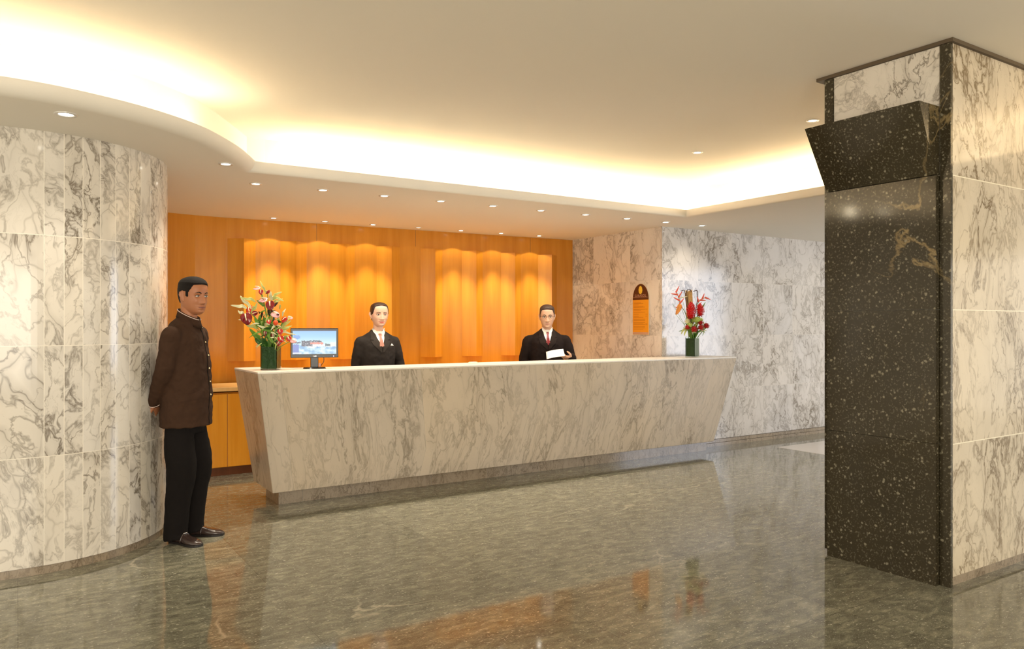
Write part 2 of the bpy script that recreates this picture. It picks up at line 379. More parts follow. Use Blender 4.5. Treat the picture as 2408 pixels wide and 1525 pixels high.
def lowered():
    from mathutils.geometry import tessellate_polygon
    n = len(lip_line); bm = bmesh.new(); lev = []
    for k in range(6):
        a = PI/2*k/5; rr = []
        for i, (x, y) in enumerate(poly):
            if i < n:
                p = Vector(lip_line[max(i-1, 0)]); q = Vector(lip_line[min(i+1, n-1)]); c_ = Vector((x, y))
                d1 = (c_-p).normalized() if i else (q-c_).normalized(); d2 = (q-c_).normalized() if i < n-1 else d1
                n1 = Vector((-d1.y, d1.x)); n2 = Vector((-d2.y, d2.x)); m_ = (n1+n2); m_ = m_/max(.3, m_.length_squared)*2
                wdt = 0.085 if i < n-3 else 0.03
                if n-4 <= i < n-1 and i < len(lipc): wdt = 0.085
                o_ = wdt*(1-math.cos(a)); rr.append(bm.verts.new((x+m_.x*o_, y+m_.y*o_, LIP-(LIP-LO)*math.sin(a))))
            else: rr.append(bm.verts.new((x, y, LIP-(LIP-LO)*math.sin(a))))
        lev.append(rr)
    for a, b in zip(lev, lev[1:]):
        for i in range(len(poly)): bm.faces.new((b[i], b[(i+1) % len(poly)], a[(i+1) % len(poly)], a[i]))
    for r_, flip in ((lev[0], 0), (lev[-1], 1)):
        for t in tessellate_polygon([[v.co.xy.to_3d() for v in r_]]):
            bm.faces.new([r_[i] for i in (t[::-1] if flip else t)])
    return bm
smooth_by_angle(struct(obj('ceiling_lowered', lowered(), M['paint'])), 35)
# upright back of the light cove
up = [(-4.0, 5.35), (-2.0, 5.27), (-0.8, 5.24), (-0.086, 5.255), (0.187, 5.30), (0.439, 5.36), (0.665, 5.455), (0.929, 5.66), (1.138, 5.885), (1.417, 6.33), (1.64, 6.70)]
upc = [(p.x, p.y) for p in catmull([Vector((x, y, 0)) for x, y in up], 5)]
up_line = upc + [(1.80, 6.72), (6.72, 6.69), (6.72, -4.0)]
bm = bmesh.new()
off = [(x, y+0.06) for x, y in upc] + [(1.78, 6.78), (6.78, 6.75), (6.78, -4.0)]
a0 = [bm.verts.new((x, y, LIP-0.01)) for x, y in up_line]; a1 = [bm.verts.new((x, y, UP+0.01)) for x, y in up_line]
b0 = [bm.verts.new((x, y, LIP-0.01)) for x, y in off]; b1 = [bm.verts.new((x, y, UP+0.01)) for x, y in off]
for i in range(len(up_line)-1):
    bm.faces.new((a0[i], a0[i+1], a1[i+1], a1[i])); bm.faces.new((b0[i+1], b0[i], b1[i], b1[i+1]))
    bm.faces.new((a1[i], a1[i+1], b1[i+1], b1[i])); bm.faces.new((a0[i+1], a0[i], b0[i], b0[i+1]))
bm.faces.new((a0[0], a1[0], b1[0], b0[0])); bm.faces.new((a0[-1], b0[-1], b1[-1], a1[-1]))
struct(obj('trim_2', bm, M['paint']))
# cove lamps
def point(name, loc, power, color, r=0.03):
    d = bpy.data.lights.new(name, 'POINT'); d.energy = power; d.color = color; d.shadow_soft_size = r
    o = bpy.data.objects.new(name, d); col.objects.link(o); o.location = loc; return o
COVE = (1.0, 0.83, 0.56)
def along(line, step, start=0.2):
    out = []; acc = step-start
    for (x0, y0), (x1, y1) in zip(line, line[1:]):
        L = math.hypot(x1-x0, y1-y0); d = step-acc
        while d <= L:
            out.append((x0+(x1-x0)*d/L, y0+(y1-y0)*d/L)); d += step
        acc = L-(d-step)
    return out
def offset_line(a, t):   # between lip line and back line
    return a
cl = [(x, y-0.17) for x, y in upc if -1.7 < x < 1.3]
for x, y in along(cl, 0.47): point('cove_lamp', (x+0.05, y, LIP+0.07), 1.7, COVE)
for x, y in along([(1.95, 6.56), (6.5, 6.53)], 0.49, 0.1): point('cove_lamp', (x, y, LIP+0.07), 2.3, COVE)
for x, y in along([(6.56, 6.0), (6.56, -1.0)], 0.55, 0.3): point('cove_lamp', (x, y, LIP+0.07), 2.3, COVE)

# wood panelled back wall
wood_line = [(-1.0, 8.0), (0.5, 8.26), (1.249, 8.425), (1.55, 8.48), (1.858, 8.495), (6.40, 8.195)]
struct(obj('wall_back', prism(wood_line + [(6.40, 9.3), (-1.0, 9.3)], 0, LO), M['wood_wall']))
bm = bmesh.new()
for X in (2.83, 4.02, 5.62):    # fine upright joints in the veneer
    y = 8.495 - (X-1.858)*0.0660
    box(bm, X-0.0015, X+0.0015, y-0.0012, y+0.01, 2.42, LO-0.003)
struct(obj('trim_3', bm, M['dark_gap']))
# marble walls right of the desk
struct(obj('wall_side', prism([(6.28, 8.6), (6.28, 6.52), (6.34, 6.52), (6.34, 8.6)], 0, LO, u0=0.52+0.06), M['marble_side']))
bmr = prism([(6.28, 6.50), (13.5, 6.50), (13.5, 6.75), (6.341, 6.75), (6.341, 6.52), (6.28, 6.52)], 0, LO)
struct(obj('wall_right', bmr, M['marble_wall']))
bm = bmesh.new(); box(bm, 6.26, 13.5, 6.475, 6.5, 0, 0.038)
struct(obj('baseboard_right', bm, M['marble_base']))
bm = bmesh.new(); box(bm, 6.262, 13.5, 6.488, 6.5, 0.0405, 0.078)
struct(obj('baseboard_right_upper', bm, M['marble_base']))
bm = bmesh.new(); box(bm, 6.27, 13.5, 6.493, 6.5, 0.036, 0.082)
struct(obj('trim_4', bm, M['dark_gap']))
# curved marble wall on the left
R = 0.90; CX, CY = 0.03, 6.19
arc = [(CX+R*math.sin(t), CY-R*math.cos(t)) for t in [PI*k/40 for k in range(41)]]
def strip_wall(name, line, z0, z1, mat, u0, thick=0.05):
    bm = bmesh.new(); uvl = bm.loops.layers.uv.verify(); u = u0; n = len(line); nrm = []
    for i in range(n):
        a = Vector(line[max(i-1, 0)]); b = Vector(line[min(i+1, n-1)]); t = (b-a).normalized(); nrm.append(Vector((-t.y, t.x)))
    us = [u0]
    for i in range(n-1): us.append(us[-1]+math.hypot(line[i+1][0]-line[i][0], line[i+1][1]-line[i][1]))
    F = [[bm.verts.new((*line[i], z)) for z in (z0, z1)] for i in range(n)]
    B = [[bm.verts.new((line[i][0]+nrm[i].x*thick, line[i][1]+nrm[i].y*thick, z)) for z in (z0, z1)] for i in range(n)]
    for i in range(n-1):
        f = bm.faces.new((F[i][0], F[i+1][0], F[i+1][1], F[i][1]))
        for lp, c in zip(f.loops, ((us[i], z0), (us[i+1], z0), (us[i+1], z1), (us[i], z1))): lp[uvl].uv = c
        bm.faces.new((B[i+1][0], B[i][0], B[i][1], B[i+1][1])); bm.faces.new((F[i][1], F[i+1][1], B[i+1][1], B[i][1])); bm.faces.new((F[i+1][0], F[i][0], B[i][0], B[i+1][0]))
    bm.faces.new((F[0][0], F[0][1], B[0][1], B[0][0])); bm.faces.new((F[-1][0], B[-1][0], B[-1][1], F[-1][1]))
    return obj(name, bm, mat)
a0 = 0.1/R
line1 = [(-4.0, 5.29), (CX, 5.29)] + [(CX+R*math.sin(t), CY-R*math.cos(t)) for t in (a0*.33, a0*.66, a0)]
o = struct(strip_wall('wall_left', line1, 0.052, LO, M['marble_flat'], -(CX+4.0)))
line2 = [(CX+R*math.sin(t), CY-R*math.cos(t)) for t in [a0+(PI-a0)*k/48 for k in range(49)]] + [(-1.0, CY+R)]
o = struct(strip_wall('wall_left_curved', line2, 0.052, LO, M['marble_curve'], 0.10)); smooth_by_angle(o, 30)
Rb = R-0.012
line3 = [(-4.0, 5.302)] + [(CX+Rb*math.sin(t), CY-Rb*math.cos(t)) for t in [PI*k/48 for k in range(49)]]
o = struct(strip_wall('baseboard_left', line3, 0, 0.048, M['marble_base'], 0)); smooth_by_angle(o, 30)
Rc = R-0.02
line4 = [(-4.0, 5.31)] + [(CX+Rc*math.sin(t), CY-Rc*math.cos(t)) for t in [PI*k/48 for k in range(49)]]
o = struct(strip_wall('trim_5', line4, 0.04, 0.06, M['dark_gap'], 0))

# square marble pillar
PX, PY0, PY1 = 4.40, 2.262, 3.05
pil = thing('marble_pillar', 'square white marble pillar with dark granite front and flared granite box', 'pillar', (PX, PY0, 0))
def pobj(name, bm, mat, parent=pil):
    o = obj(name, bm, mat, parent); o.location = (-PX, -PY0, 0); return o
bm = prism([(PX, PY0), (6.0, PY0), (6.0, PY1), (PX, PY1)], 0.055, UP-0.022); pobj('marble_cladding', bm, M['marble_pillar'])
bm = prism([(PX-0.004, PY0+0.062), (PX, PY0+0.062), (PX, PY1-0.06), (PX-0.004, PY1-0.06)], 2.33, UP-0.024)
pobj('marble_panel', bm, M['marble_pillar_top'])
bm = prism([(PX+0.012, PY0+0.012), (5.99, PY0+0.012), (5.99, PY1-0.01), (PX+0.012, PY1-0.01)], 0.0, 0.056); pobj('base', bm, M['marble_base'])
for y0, y1 in ((PY0-0.004, PY0+0.055), (PY1-0.055, PY1+0.004)):
    bm = prism([(PX-0.012, y0), (PX+0.01, y0), (PX+0.01, y1), (PX-0.012, y1)], 0.03 if y0 > 2.5 else 0.0, UP-0.024); pobj('corner_strip', bm, M['pillar_granite'])
bm = bmesh.new()
for z0, z1 in ((0.0, 0.802), (0.804, 1.559), (1.561, 2.318)):
    box(bm, PX-0.05, PX-0.005, PY0+0.058, PY1-0.04, z0, z1)
pobj('granite_front', bm, M['pillar_granite'])
bm = prism([(PX-0.055, PY0+0.058), (PX-0.012, PY0+0.058), (PX-0.012, PY1-0.04), (PX-0.055, PY1-0.04)], 2.322, 2.712,
           top_poly=[(PX-0.222, PY0+0.058), (PX-0.012, PY0+0.058), (PX-0.012, PY1-0.0), (PX-0.222, PY1-0.0)])
pobj('flared_box', bm, M['pillar_granite'])
bm = prism([(PX-0.02, PY0-0.02), (6.02, PY0-0.02), (6.02, PY1+0.06), (PX-0.02, PY1+0.06)], UP-0.022, UP-0.001); pobj('ceiling_shadow_trim', bm, M['dark_gap'])  # dark trim slab whose colour stands in for the shadow gap

# ------------------------------------------------------------------ reception desk
desk = thing('reception_desk', 'long reception desk clad in veined marble with sides leaning outward', 'desk', (1.84, 6.31, 0))
def dobj(name, bm, mat):
    o = obj(name, bm, mat, desk); o.location = (-1.84, -6.31, 0); return o
def desk_poly(x0, x1, y0, yb, yn, xs):
    pts = [(x0, y0), (x1, y0), (x1, yb)]
    k = 6
    for i in range(k+1):   # rounded step towards the deeper end
        t = i/k*PI/2
        pts.append((xs+0.30-0.28*math.sin(t), yb+(yn-yb)*(1-math.cos(t))))
    pts.append((x0, yn)); return pts
TOPP = desk_poly(1.552, 6.985, 6.01, 6.46, 6.765, 1.80)
BOTP = desk_poly(1.724, 6.83, 6.215, 6.46, 6.80, 1.80)
o = dobj('body', prism(BOTP, 0.118, 1.094, top_poly=TOPP), M['marble_desk']); bevel(o, 0.005, 2)
o = dobj('countertop', prism(TOPP, 1.094, 1.11), M['marble_top_lit']); bevel(o, 0.003, 2)
dobj('plinth', prism([(1.80, 6.315), (6.812, 6.315), (6.812, 6.44), (2.2, 6.44), (2.2, 6.70), (1.80, 6.70)], 0.0, 0.118), M['marble_base'])
def put(o, world): o.location = Vector(world) - Vector((1.84, 6.31, 0))

# credenza behind the desk
cr = thing('credenza', 'low orange wood cabinet with pale shelf top along the panelled wall', 'cabinet', (3.9, 7.8, 0))
def cobj(name, bm, mat):
    o = obj(name, bm, mat, cr); o.location = (-3.9, -7.8, 0); return o
bm = bmesh.new(); box(bm, 0.9, 6.2, 7.80, 8.12, 0.085, 0.815); cobj('body', bm, M['wood_wall'])
bm = bmesh.new(); box(bm, 0.9, 6.2, 7.84, 8.10, 0.0, 0.083); cobj('toe_kick', bm, wood('toe_kick_wood', (0.16, 0.055, 0.02), (0.24, 0.08, 0.03), rough=0.35))
bm = prism([(0.88, 7.765), (6.22, 7.765), (6.22, 8.14), (0.88, 8.40)], 0.828, 0.868); o = cobj('top', bm, M['wood_edge']); bevel(o, 0.004)
x = 1.12
while x < 6.0:
    bm = bmesh.new(); box(bm, x+0.003, x+0.597, 7.782, 7.80, 0.09, 0.80); o = cobj('door', bm, M['wood_wedge']); bevel(o, 0.002, 1)
    x += 0.6

# wooden wedges on the back wall
ords = ['leftmost', 'second', 'third', 'fourth', 'fifth', 'sixth', 'seventh', 'rightmost']
for i in range(8):
    X = 2.022+i*0.5515; y = 8.495-(X-1.858)*0.0660
    bm = prism([(-0.144, 0.008), (0.0, -0.10), (0.144, -0.0095), (0.144, 0.02), (-0.144, 0.03)], 1.09, 2.40)
    t = tag(obj('wood_wedge_panel', bm, M['wood_wedge']),
            f'{ords[i]} tall orange wooden wedge on the panelled wall' + ('' if i in (0, 7) else ' counted from the left'), 'wall panel', 'wooden wedges on the back wall')
    t.location = (X, y, 0); t.rotation_euler = (0, 0, -0.0)

# ------------------------------------------------------------------ ceiling downlights
def downlight(x, y, z, label, group, power, size, blend, color=(1, 0.83, 0.58), dim=False, r=0.05, tilt=None, spill=0):
    t = thing('ceiling_downlight', label, 'downlight', (x, y, z), 0, group)
    bm = bmesh.new(); Rr = lathe(bm, [(r*0.62, -0.001), (r*0.66, -0.005), (r*0.95, -0.006), (r, -0.003), (r, 0.0)], 28); obj('trim_ring', bm, M['trim_white'], t, True)
    bm = bmesh.new(); lathe(bm, [(0.0001, -0.0035), (r*0.4, -0.0035), (r*0.64, -0.002), (r*0.64, 0.0)], 24); obj('lens', bm, M['lens_dim'] if dim else M['lens'], t, True)
    if power:
        d = bpy.data.lights.new('lamp_light', 'SPOT'); d.energy = power; d.color = color; d.spot_size = math.radians(size); d.spot_blend = blend; d.shadow_soft_size = 0.025
        l = bpy.data.objects.new('lamp_light', d); link(l, t); l.location = (0, 0, -0.02)
        if spill:
            d = bpy.data.lights.new('lamp_spill', 'SPOT'); d.energy = spill; d.color = color; d.spot_size = math.radians(106); d.spot_blend = 0.12; d.shadow_soft_size = 0.01
            l = bpy.data.objects.new('lamp_spill', d); link(l, t); l.location = (0, 0, -0.02)
        if tilt: l.rotation_euler = (Vector(tilt)-Vector((x, y, z))).to_track_quat('-Z', 'Y').to_euler()
    return t
on = ['first', 'second', 'third', 'fourth', 'fifth', 'sixth', 'seventh', 'eighth', 'ninth', 'tenth']
WARM = (1.0, 0.84, 0.58)
for i in range(7):
    X = 2.295+i*0.5515; y = 8.495-(X-1.858)*0.066-0.225
    downlight(X, y, LO, f'{on[i]} downlight from the left in the row grazing the wooden wall', 'wall washing downlights', 2 if i == 3 else 72, 56, 0.85, WARM, dim=(i == 3), r=0.042, spill=0.3 if i == 3 else 3)
for i in range(10):
    X = 1.62+i*0.5535; y = 6.33-i*0.016
    downlight(X, y, LO, f'{on[i]} downlight from the left in the row above the desk', 'downlights above the desk', 24 if i < 7 else (12 if i == 7 else 5.5), 125, 0.9, (1, 0.88, 0.70))
downlight(0.219, 4.808, LO, 'large downlight above the flat marble wall at far left', 'lone downlights', 13, 110, 0.8, (1, 0.9, 0.74), r=0.058)
downlight(1.242, 5.67, LO, 'downlight at the rounded tip of the lowered ceiling above the standing man', 'lone downlights', 22, 100, 0.8, (1, 0.88, 0.7))
downlight(5.307, 5.028, UP, 'downlight alone in the raised ceiling, well left of the pillar', 'lone downlights', 14, 100, 0.8, (1, 0.88, 0.7))
downlight(5.241, 3.754, UP, 'downlight in the raised ceiling right beside the pillar', 'lone downlights', 14, 100, 0.8, (1, 0.88, 0.7))
# ------------------------------------------------------------------ materials for the small things
M['skin_dark'] = simple('skin_brown', (0.44, 0.175, 0.080), 0.42, bump=0.05, bscale=300, sss=0.12, var=0.06)
M['skin_fair'] = simple('skin_fair', (0.72, 0.43, 0.31), 0.45, bump=0.04, bscale=300, sss=0.12, var=0.05)
M['skin_tan'] = simple('skin_tan', (0.62, 0.37, 0.245), 0.45, bump=0.06, bscale=260, sss=0.12, var=0.06)
M['hair_black'] = simple('hair_black', (0.009, 0.006, 0.005), 0.7, spec=0.3, bump=0.9, bscale=420)
M['hair_brown'] = simple('hair_brown', (0.035, 0.014, 0.009), 0.42, bump=0.5, bscale=160)
M['hair_dark'] = simple('hair_dark', (0.05, 0.024, 0.015), 0.5, bump=0.5, bscale=160)
M['eye_white'] = simple('eye_white', (0.78, 0.74, 0.70), 0.2)
M['iris'] = simple('iris', (0.018, 0.009, 0.006), 0.1)
M['lip_dark'] = simple('lip_brown', (0.34, 0.11, 0.07), 0.4)
M['lip_red'] = simple('lip_red', (0.62, 0.16, 0.13), 0.35)
M['lip_pale'] = simple('lip_pale', (0.60, 0.30, 0.22), 0.45)
M['brown_cloth'] = simple('brown_cloth', (0.050, 0.024, 0.013), 0.85, spec=0.2, bump=0.25, bscale=500, var=0.12)
M['black_cloth'] = simple('black_cloth', (0.0065, 0.0045, 0.004), 0.85, spec=0.2, bump=0.2, bscale=500)
M['charcoal'] = simple('charcoal_cloth', (0.021, 0.016, 0.0135), 0.75, spec=0.25, bump=0.2, bscale=500, var=0.15)
M['charcoal_lapel'] = simple('charcoal_lapel', (0.030, 0.023, 0.019), 0.7, spec=0.25, bump=0.2, bscale=500)
M['dark_suit'] = simple('dark_suit', (0.011, 0.0055, 0.0045), 0.8, spec=0.2, bump=0.2, bscale=500, var=0.1)
M['dark_lapel'] = simple('dark_lapel', (0.016, 0.009, 0.007), 0.75, spec=0.2, bump=0.2, bscale=500)
M['white_cloth'] = simple('white_cloth', (0.88, 0.85, 0.80), 0.7)
M['pink_tie'] = simple('pink_tie', (0.42, 0.19, 0.14), 0.5, bump=0.1, bscale=200)
M['red_tie'] = simple('red_tie', (0.19, 0.008, 0.012), 0.4, bump=0.1, bscale=200)
M['piping'] = simple('piping', (0.80, 0.62, 0.55), 0.5)
M['brass'] = simple('brass', (0.85, 0.70, 0.42), 0.25, metal=1)
M['silver'] = simple('silver', (0.75, 0.74, 0.72), 0.25, metal=1)
M['shoe'] = simple('shoe_leather', (0.045, 0.028, 0.024), 0.22, coat=0.5, bump=0.15, bscale=45)
M['sole'] = simple('shoe_sole', (0.012, 0.009, 0.008), 0.5)
M['paper'] = simple('paper', (0.88, 0.85, 0.82), 0.7)
M['glass_frame'] = simple('spectacle_frame', (0.30, 0.24, 0.16), 0.25, metal=1)
M['black_plastic'] = simple('black_plastic', (0.012, 0.012, 0.014), 0.25)

# ------------------------------------------------------------------ people
def etube(bm, pts, ra, rb, up, n=14, cap=True):
    """elliptic tube; ra along the (orthogonalised) up vector, rb across"""
    pts = [Vector(p) for p in pts]; up = Vector(up); ra = list(ra); rb = list(rb)
    if cap:
        d0 = (pts[0]-pts[1]).normalized(); d1 = (pts[-1]-pts[-2]).normalized(); e0 = min(ra[0], rb[0]); e1 = min(ra[-1], rb[-1])
        pts = [pts[0]+d0*e0*.9, pts[0]+d0*e0*.55] + pts + [pts[-1]+d1*e1*.55, pts[-1]+d1*e1*.9]
        ra = [ra[0]*.4, ra[0]*.82]+ra+[ra[-1]*.82, ra[-1]*.4]; rb = [rb[0]*.4, rb[0]*.82]+rb+[rb[-1]*.82, rb[-1]*.4]
    rings = []
    for i, p in enumerate(pts):
        t = (pts[min(i+1, len(pts)-1)]-pts[max(i-1, 0)]).normalized()
        a = (up-t*up.dot(t)).normalized(); b = t.cross(a)
        rings.append([bm.verts.new(p+a*math.cos(2*PI*k/n)*ra[i]+b*math.sin(2*PI*k/n)*rb[i]) for k in range(n)])
    for i in range(len(rings)-1):
        for k in range(n): bm.faces.new((rings[i][k], rings[i][(k+1) % n], rings[i+1][(k+1) % n], rings[i+1][k]))
    bm.faces.new(rings[0][::-1]); bm.faces.new(rings[-1]); return bm

def add_hand(bm, wrist, f, nrm, thumb, curl=(25, 35, 25), s=1.0, spread=4):
    """palm, four unequal bent fingers and a thumb that leaves the side of the palm"""
    wrist = Vector(wrist); f = Vector(f).normalized(); nrm = Vector(nrm); nrm = (nrm-f*nrm.dot(f)).normalized(); sd = f.cross(nrm)*thumb
    etube(bm, [wrist-f*.03*s, wrist+f*.01*s, wrist+f*.045*s, wrist+f*.085*s], [x*s for x in (.019, .017, .017, .013)], [x*s for x in (.026, .031, .041, .040)], nrm, 16)
    for k, (o, L, r) in enumerate(((.030, .074, .0092), (.0105, .083, .0096), (-.0095, .077, .0092), (-.0285, .060, .0082))):
        ang = math.radians(spread*(1.5-k)); d = (f*math.cos(ang)+sd*math.sin(ang)).normalized()
        p = wrist+f*(.084-(.006 if k == 3 else 0))*s+sd*o*s; pts = [p.copy()]; a = 0
        for seg, c in zip((.45, .31, .24), curl):
            a += math.radians(c*(1+.08*k)); q = d*math.cos(a)+nrm*math.sin(a); p = p+q*L*seg*s; pts.append(p.copy())
        tube(bm, pts, [r*1.05*s, r*s, r*.92*s, r*.78*s], 10)
    p = wrist+f*.022*s+sd*.028*s; pts = [p.copy()]
    for L, (cf, cs, cn) in zip((.036, .032, .026), ((.55, .78, .30), (.80, .45, .40), (.88, .15, .45))):
        p = p+(f*cf+sd*cs+nrm*cn).normalized()*L*s; pts.append(p.copy())
    tube(bm, pts, [.0135*s, .012*s, .0108*s, .009*s], 10)

HR = [(-.118, .014, .058, -.030), (-.112, .030, .074, -.012), (-.100, .044, .085, .010), (-.085, .054, .087, .032), (-.068, .061, .088, .056), (-.050, .0665, .0885, .074),
      (-.030, .070, .090, .089), (-.010, .0725, .091, .099), (.008, .0738, .0915, .104), (.025, .0745, .0945, .106), (.045, .0742, .094, .106), (.062, .0725, .091, .103),
      (.078, .068, .083, .095), (.092, .059, .070, .083), (.103, .046, .054, .066), (.110, .031, .037, .046), (.1145, .014, .018, .024)]
def head_grid(M4, extra=None, nz=64, na=72, fem=0.0):
    """skull with brow, sockets, nose, lips and chin; face looks along -Y"""
    zs = [-.118+(.2325)*i/nz for i in range(nz+1)]
    def interp(z, k):
        for a, b in zip(HR, HR[1:]):
            if z <= b[0]:
                t = (z-a[0])/(b[0]-a[0]); t = max(0, min(1, t)); return a[k]+(b[k]-a[k])*t
        return HR[-1][k]
    rows = []
    g = lambda v, c, s: math.exp(-((v-c)/s)**2)
    for z in zs:
        row = []; w_, f_, b_ = interp(z, 1), interp(z, 2), interp(z, 3)
        w_ *= 1-.07*fem*max(0, min(1, (-.01-z)/.05))
        for k in range(na):
            t = 2*PI*k/na; s_, c_ = math.sin(t), math.cos(t)
            x = w_*math.copysign(abs(s_)**.88, s_)
            y = -f_*abs(c_)**.80 if c_ > 0 else b_*abs(c_)**.9
            if c_ > 0:
                ax = abs(x); d = 0
                na_ = .0035+.0225*max(0, min(1, (.016-z)/.056)) if -.047 < z < .016 else 0
                if z < -.047: na_ = .026*max(0, 1-(-.047-z)/.010)
                d += na_*g(x, 0, .0075+.006*max(0, min(1, (.01-z)/.05)))
                d += .0075*g(ax, .0135, .0065)*g(z, -.044, .0075)
                d -= .0105*g(ax, .031, .0165)*g(z, .0, .0105)
                d += (.0045-.003*fem)*g(ax, .027, .017)*g(z, .0195, .008)
                d += .0045*g(ax, .041, .016)*g(z, -.033, .016)
                d += .0062*g(x, 0, .020)*g(z, -.0655, .0045) + .0072*g(x, 0, .017)*g(z, -.0775, .0050)
                d -= .0042*g(x, 0, .024)*g(z, -.0712, .0022)
                d -= .003*g(x, 0, .02)*g(z, -.0875, .005)
                d += .0065*g(x, 0, .018)*g(z, -.101, .010)
                y -= d
            v = Vector((x, y, z))
            if extra: v = extra(v, t if t <= PI else 2*PI-t, (x >= 0))
            row.append(M4 @ v)
        rows.append(row)
    return rows
def rows_to_bm(bm, rows):
    R = [[bm.verts.new(v) for v in r] for r in rows]; n = len(R[0])
    for i in range(len(R)-1):
        for k in range(n): bm.faces.new((R[i][k], R[i][(k+1) % n], R[i+1][(k+1) % n], R[i+1][k]))
    bm.faces.new(R[0][::-1]); bm.faces.new(R[-1])

def remeshed(name, bm, voxel, smooth, mat, parent, disp=0.0, dsize=0.1):
    o = obj(name, bm, mat, parent)
    m = o.modifiers.new('r', 'REMESH'); m.mode = 'VOXEL'; m.voxel_size = voxel; m.use_smooth_shade = True
    if smooth:
        m = o.modifiers.new('s', 'SMOOTH'); m.factor = 0.5; m.iterations = smooth
    if disp:
        tx = bpy.data.textures.new(name+'_folds', 'CLOUDS'); tx.noise_scale = dsize; tx.noise_depth = 2
        m = o.modifiers.new('d', 'DISPLACE'); m.texture = tx; m.strength = disp; m.mid_level = 0.5; m.texture_coords = 'LOCAL'
    bpy.context.view_layer.update()
    dg = bpy.context.evaluated_depsgraph_get()
    me = bpy.data.meshes.new_from_object(o.evaluated_get(dg)); me.name = name
    o.modifiers.clear(); o.data = me
    me.polygons.foreach_set('use_smooth', [True]*len(me.polygons))
    return o
def bvh_of(*objs):
    vs = []; fs = []
    for o in objs:
        b = len(vs); vs += [v.co.copy() for v in o.data.vertices]; fs += [[b+i for i in p.vertices] for p in o.data.polygons]
    return BVHTree.FromPolygons(vs, fs)
def resample(pl, n):
    pl = [Vector(p) for p in pl]; L = [0]
    for a, b in zip(pl, pl[1:]): L.append(L[-1]+(b-a).length)
    out = []
    for i in range(n+1):
        t = L[-1]*i/n
        for k in range(len(pl)-1):
            if t <= L[k+1]+1e-9: out.append(pl[k].lerp(pl[k+1], (t-L[k])/max(1e-9, L[k+1]-L[k]))); break
    return out
def decal(name, bvh, left, right, n, m, off, thick, mat, parent, FR=None, dome=0.0):
    """piece of cloth, lip, brow... laid on the surface under it; left/right are outlines in the (x, z) front view"""
    FR = FR or Matrix.Identity(4); A = resample([(a, 0, b) for a, b in left], n); B = resample([(a, 0, b) for a, b in right], n)
    bm = bmesh.new(); G = []; G2 = []; dr = (FR.to_3x3() @ Vector((0, 1, 0))).normalized()
    last = None
    for a, b in zip(A, B):
        r1 = []; r2 = []
        for j in range(m+1):
            t = j/m; p = a.lerp(b, t); o_ = FR @ Vector((p.x, -1.0, p.z)); h = bvh.ray_cast(o_, dr)
            if h[0] is None: hp = (o_+dr*(last if last else 0.9))
            else: hp = h[0]; last = h[3]
            q = hp-dr*(off+dome*math.sin(PI*t)); r1.append(bm.verts.new(q)); r2.append(bm.verts.new(q+dr*thick))
        G.append(r1); G2.append(r2)
    grid_faces(bm, G); grid_faces(bm, [r[::-1] for r in G2])
    N_, M_ = len(G), len(G[0])
    for i in range(N_-1):
        bm.faces.new((G[i][0], G[i+1][0], G2[i+1][0], G2[i][0])); bm.faces.new((G[i+1][-1], G[i][-1], G2[i][-1], G2[i+1][-1]))
    for j in range(M_-1):
        bm.faces.new((G[0][j+1], G[0][j], G2[0][j], G2[0][j+1])); bm.faces.new((G[-1][j], G[-1][j+1], G2[-1][j+1], G2[-1][j]))
    o = obj(name, bm, mat, parent); smooth_by_angle(o, 50); return o

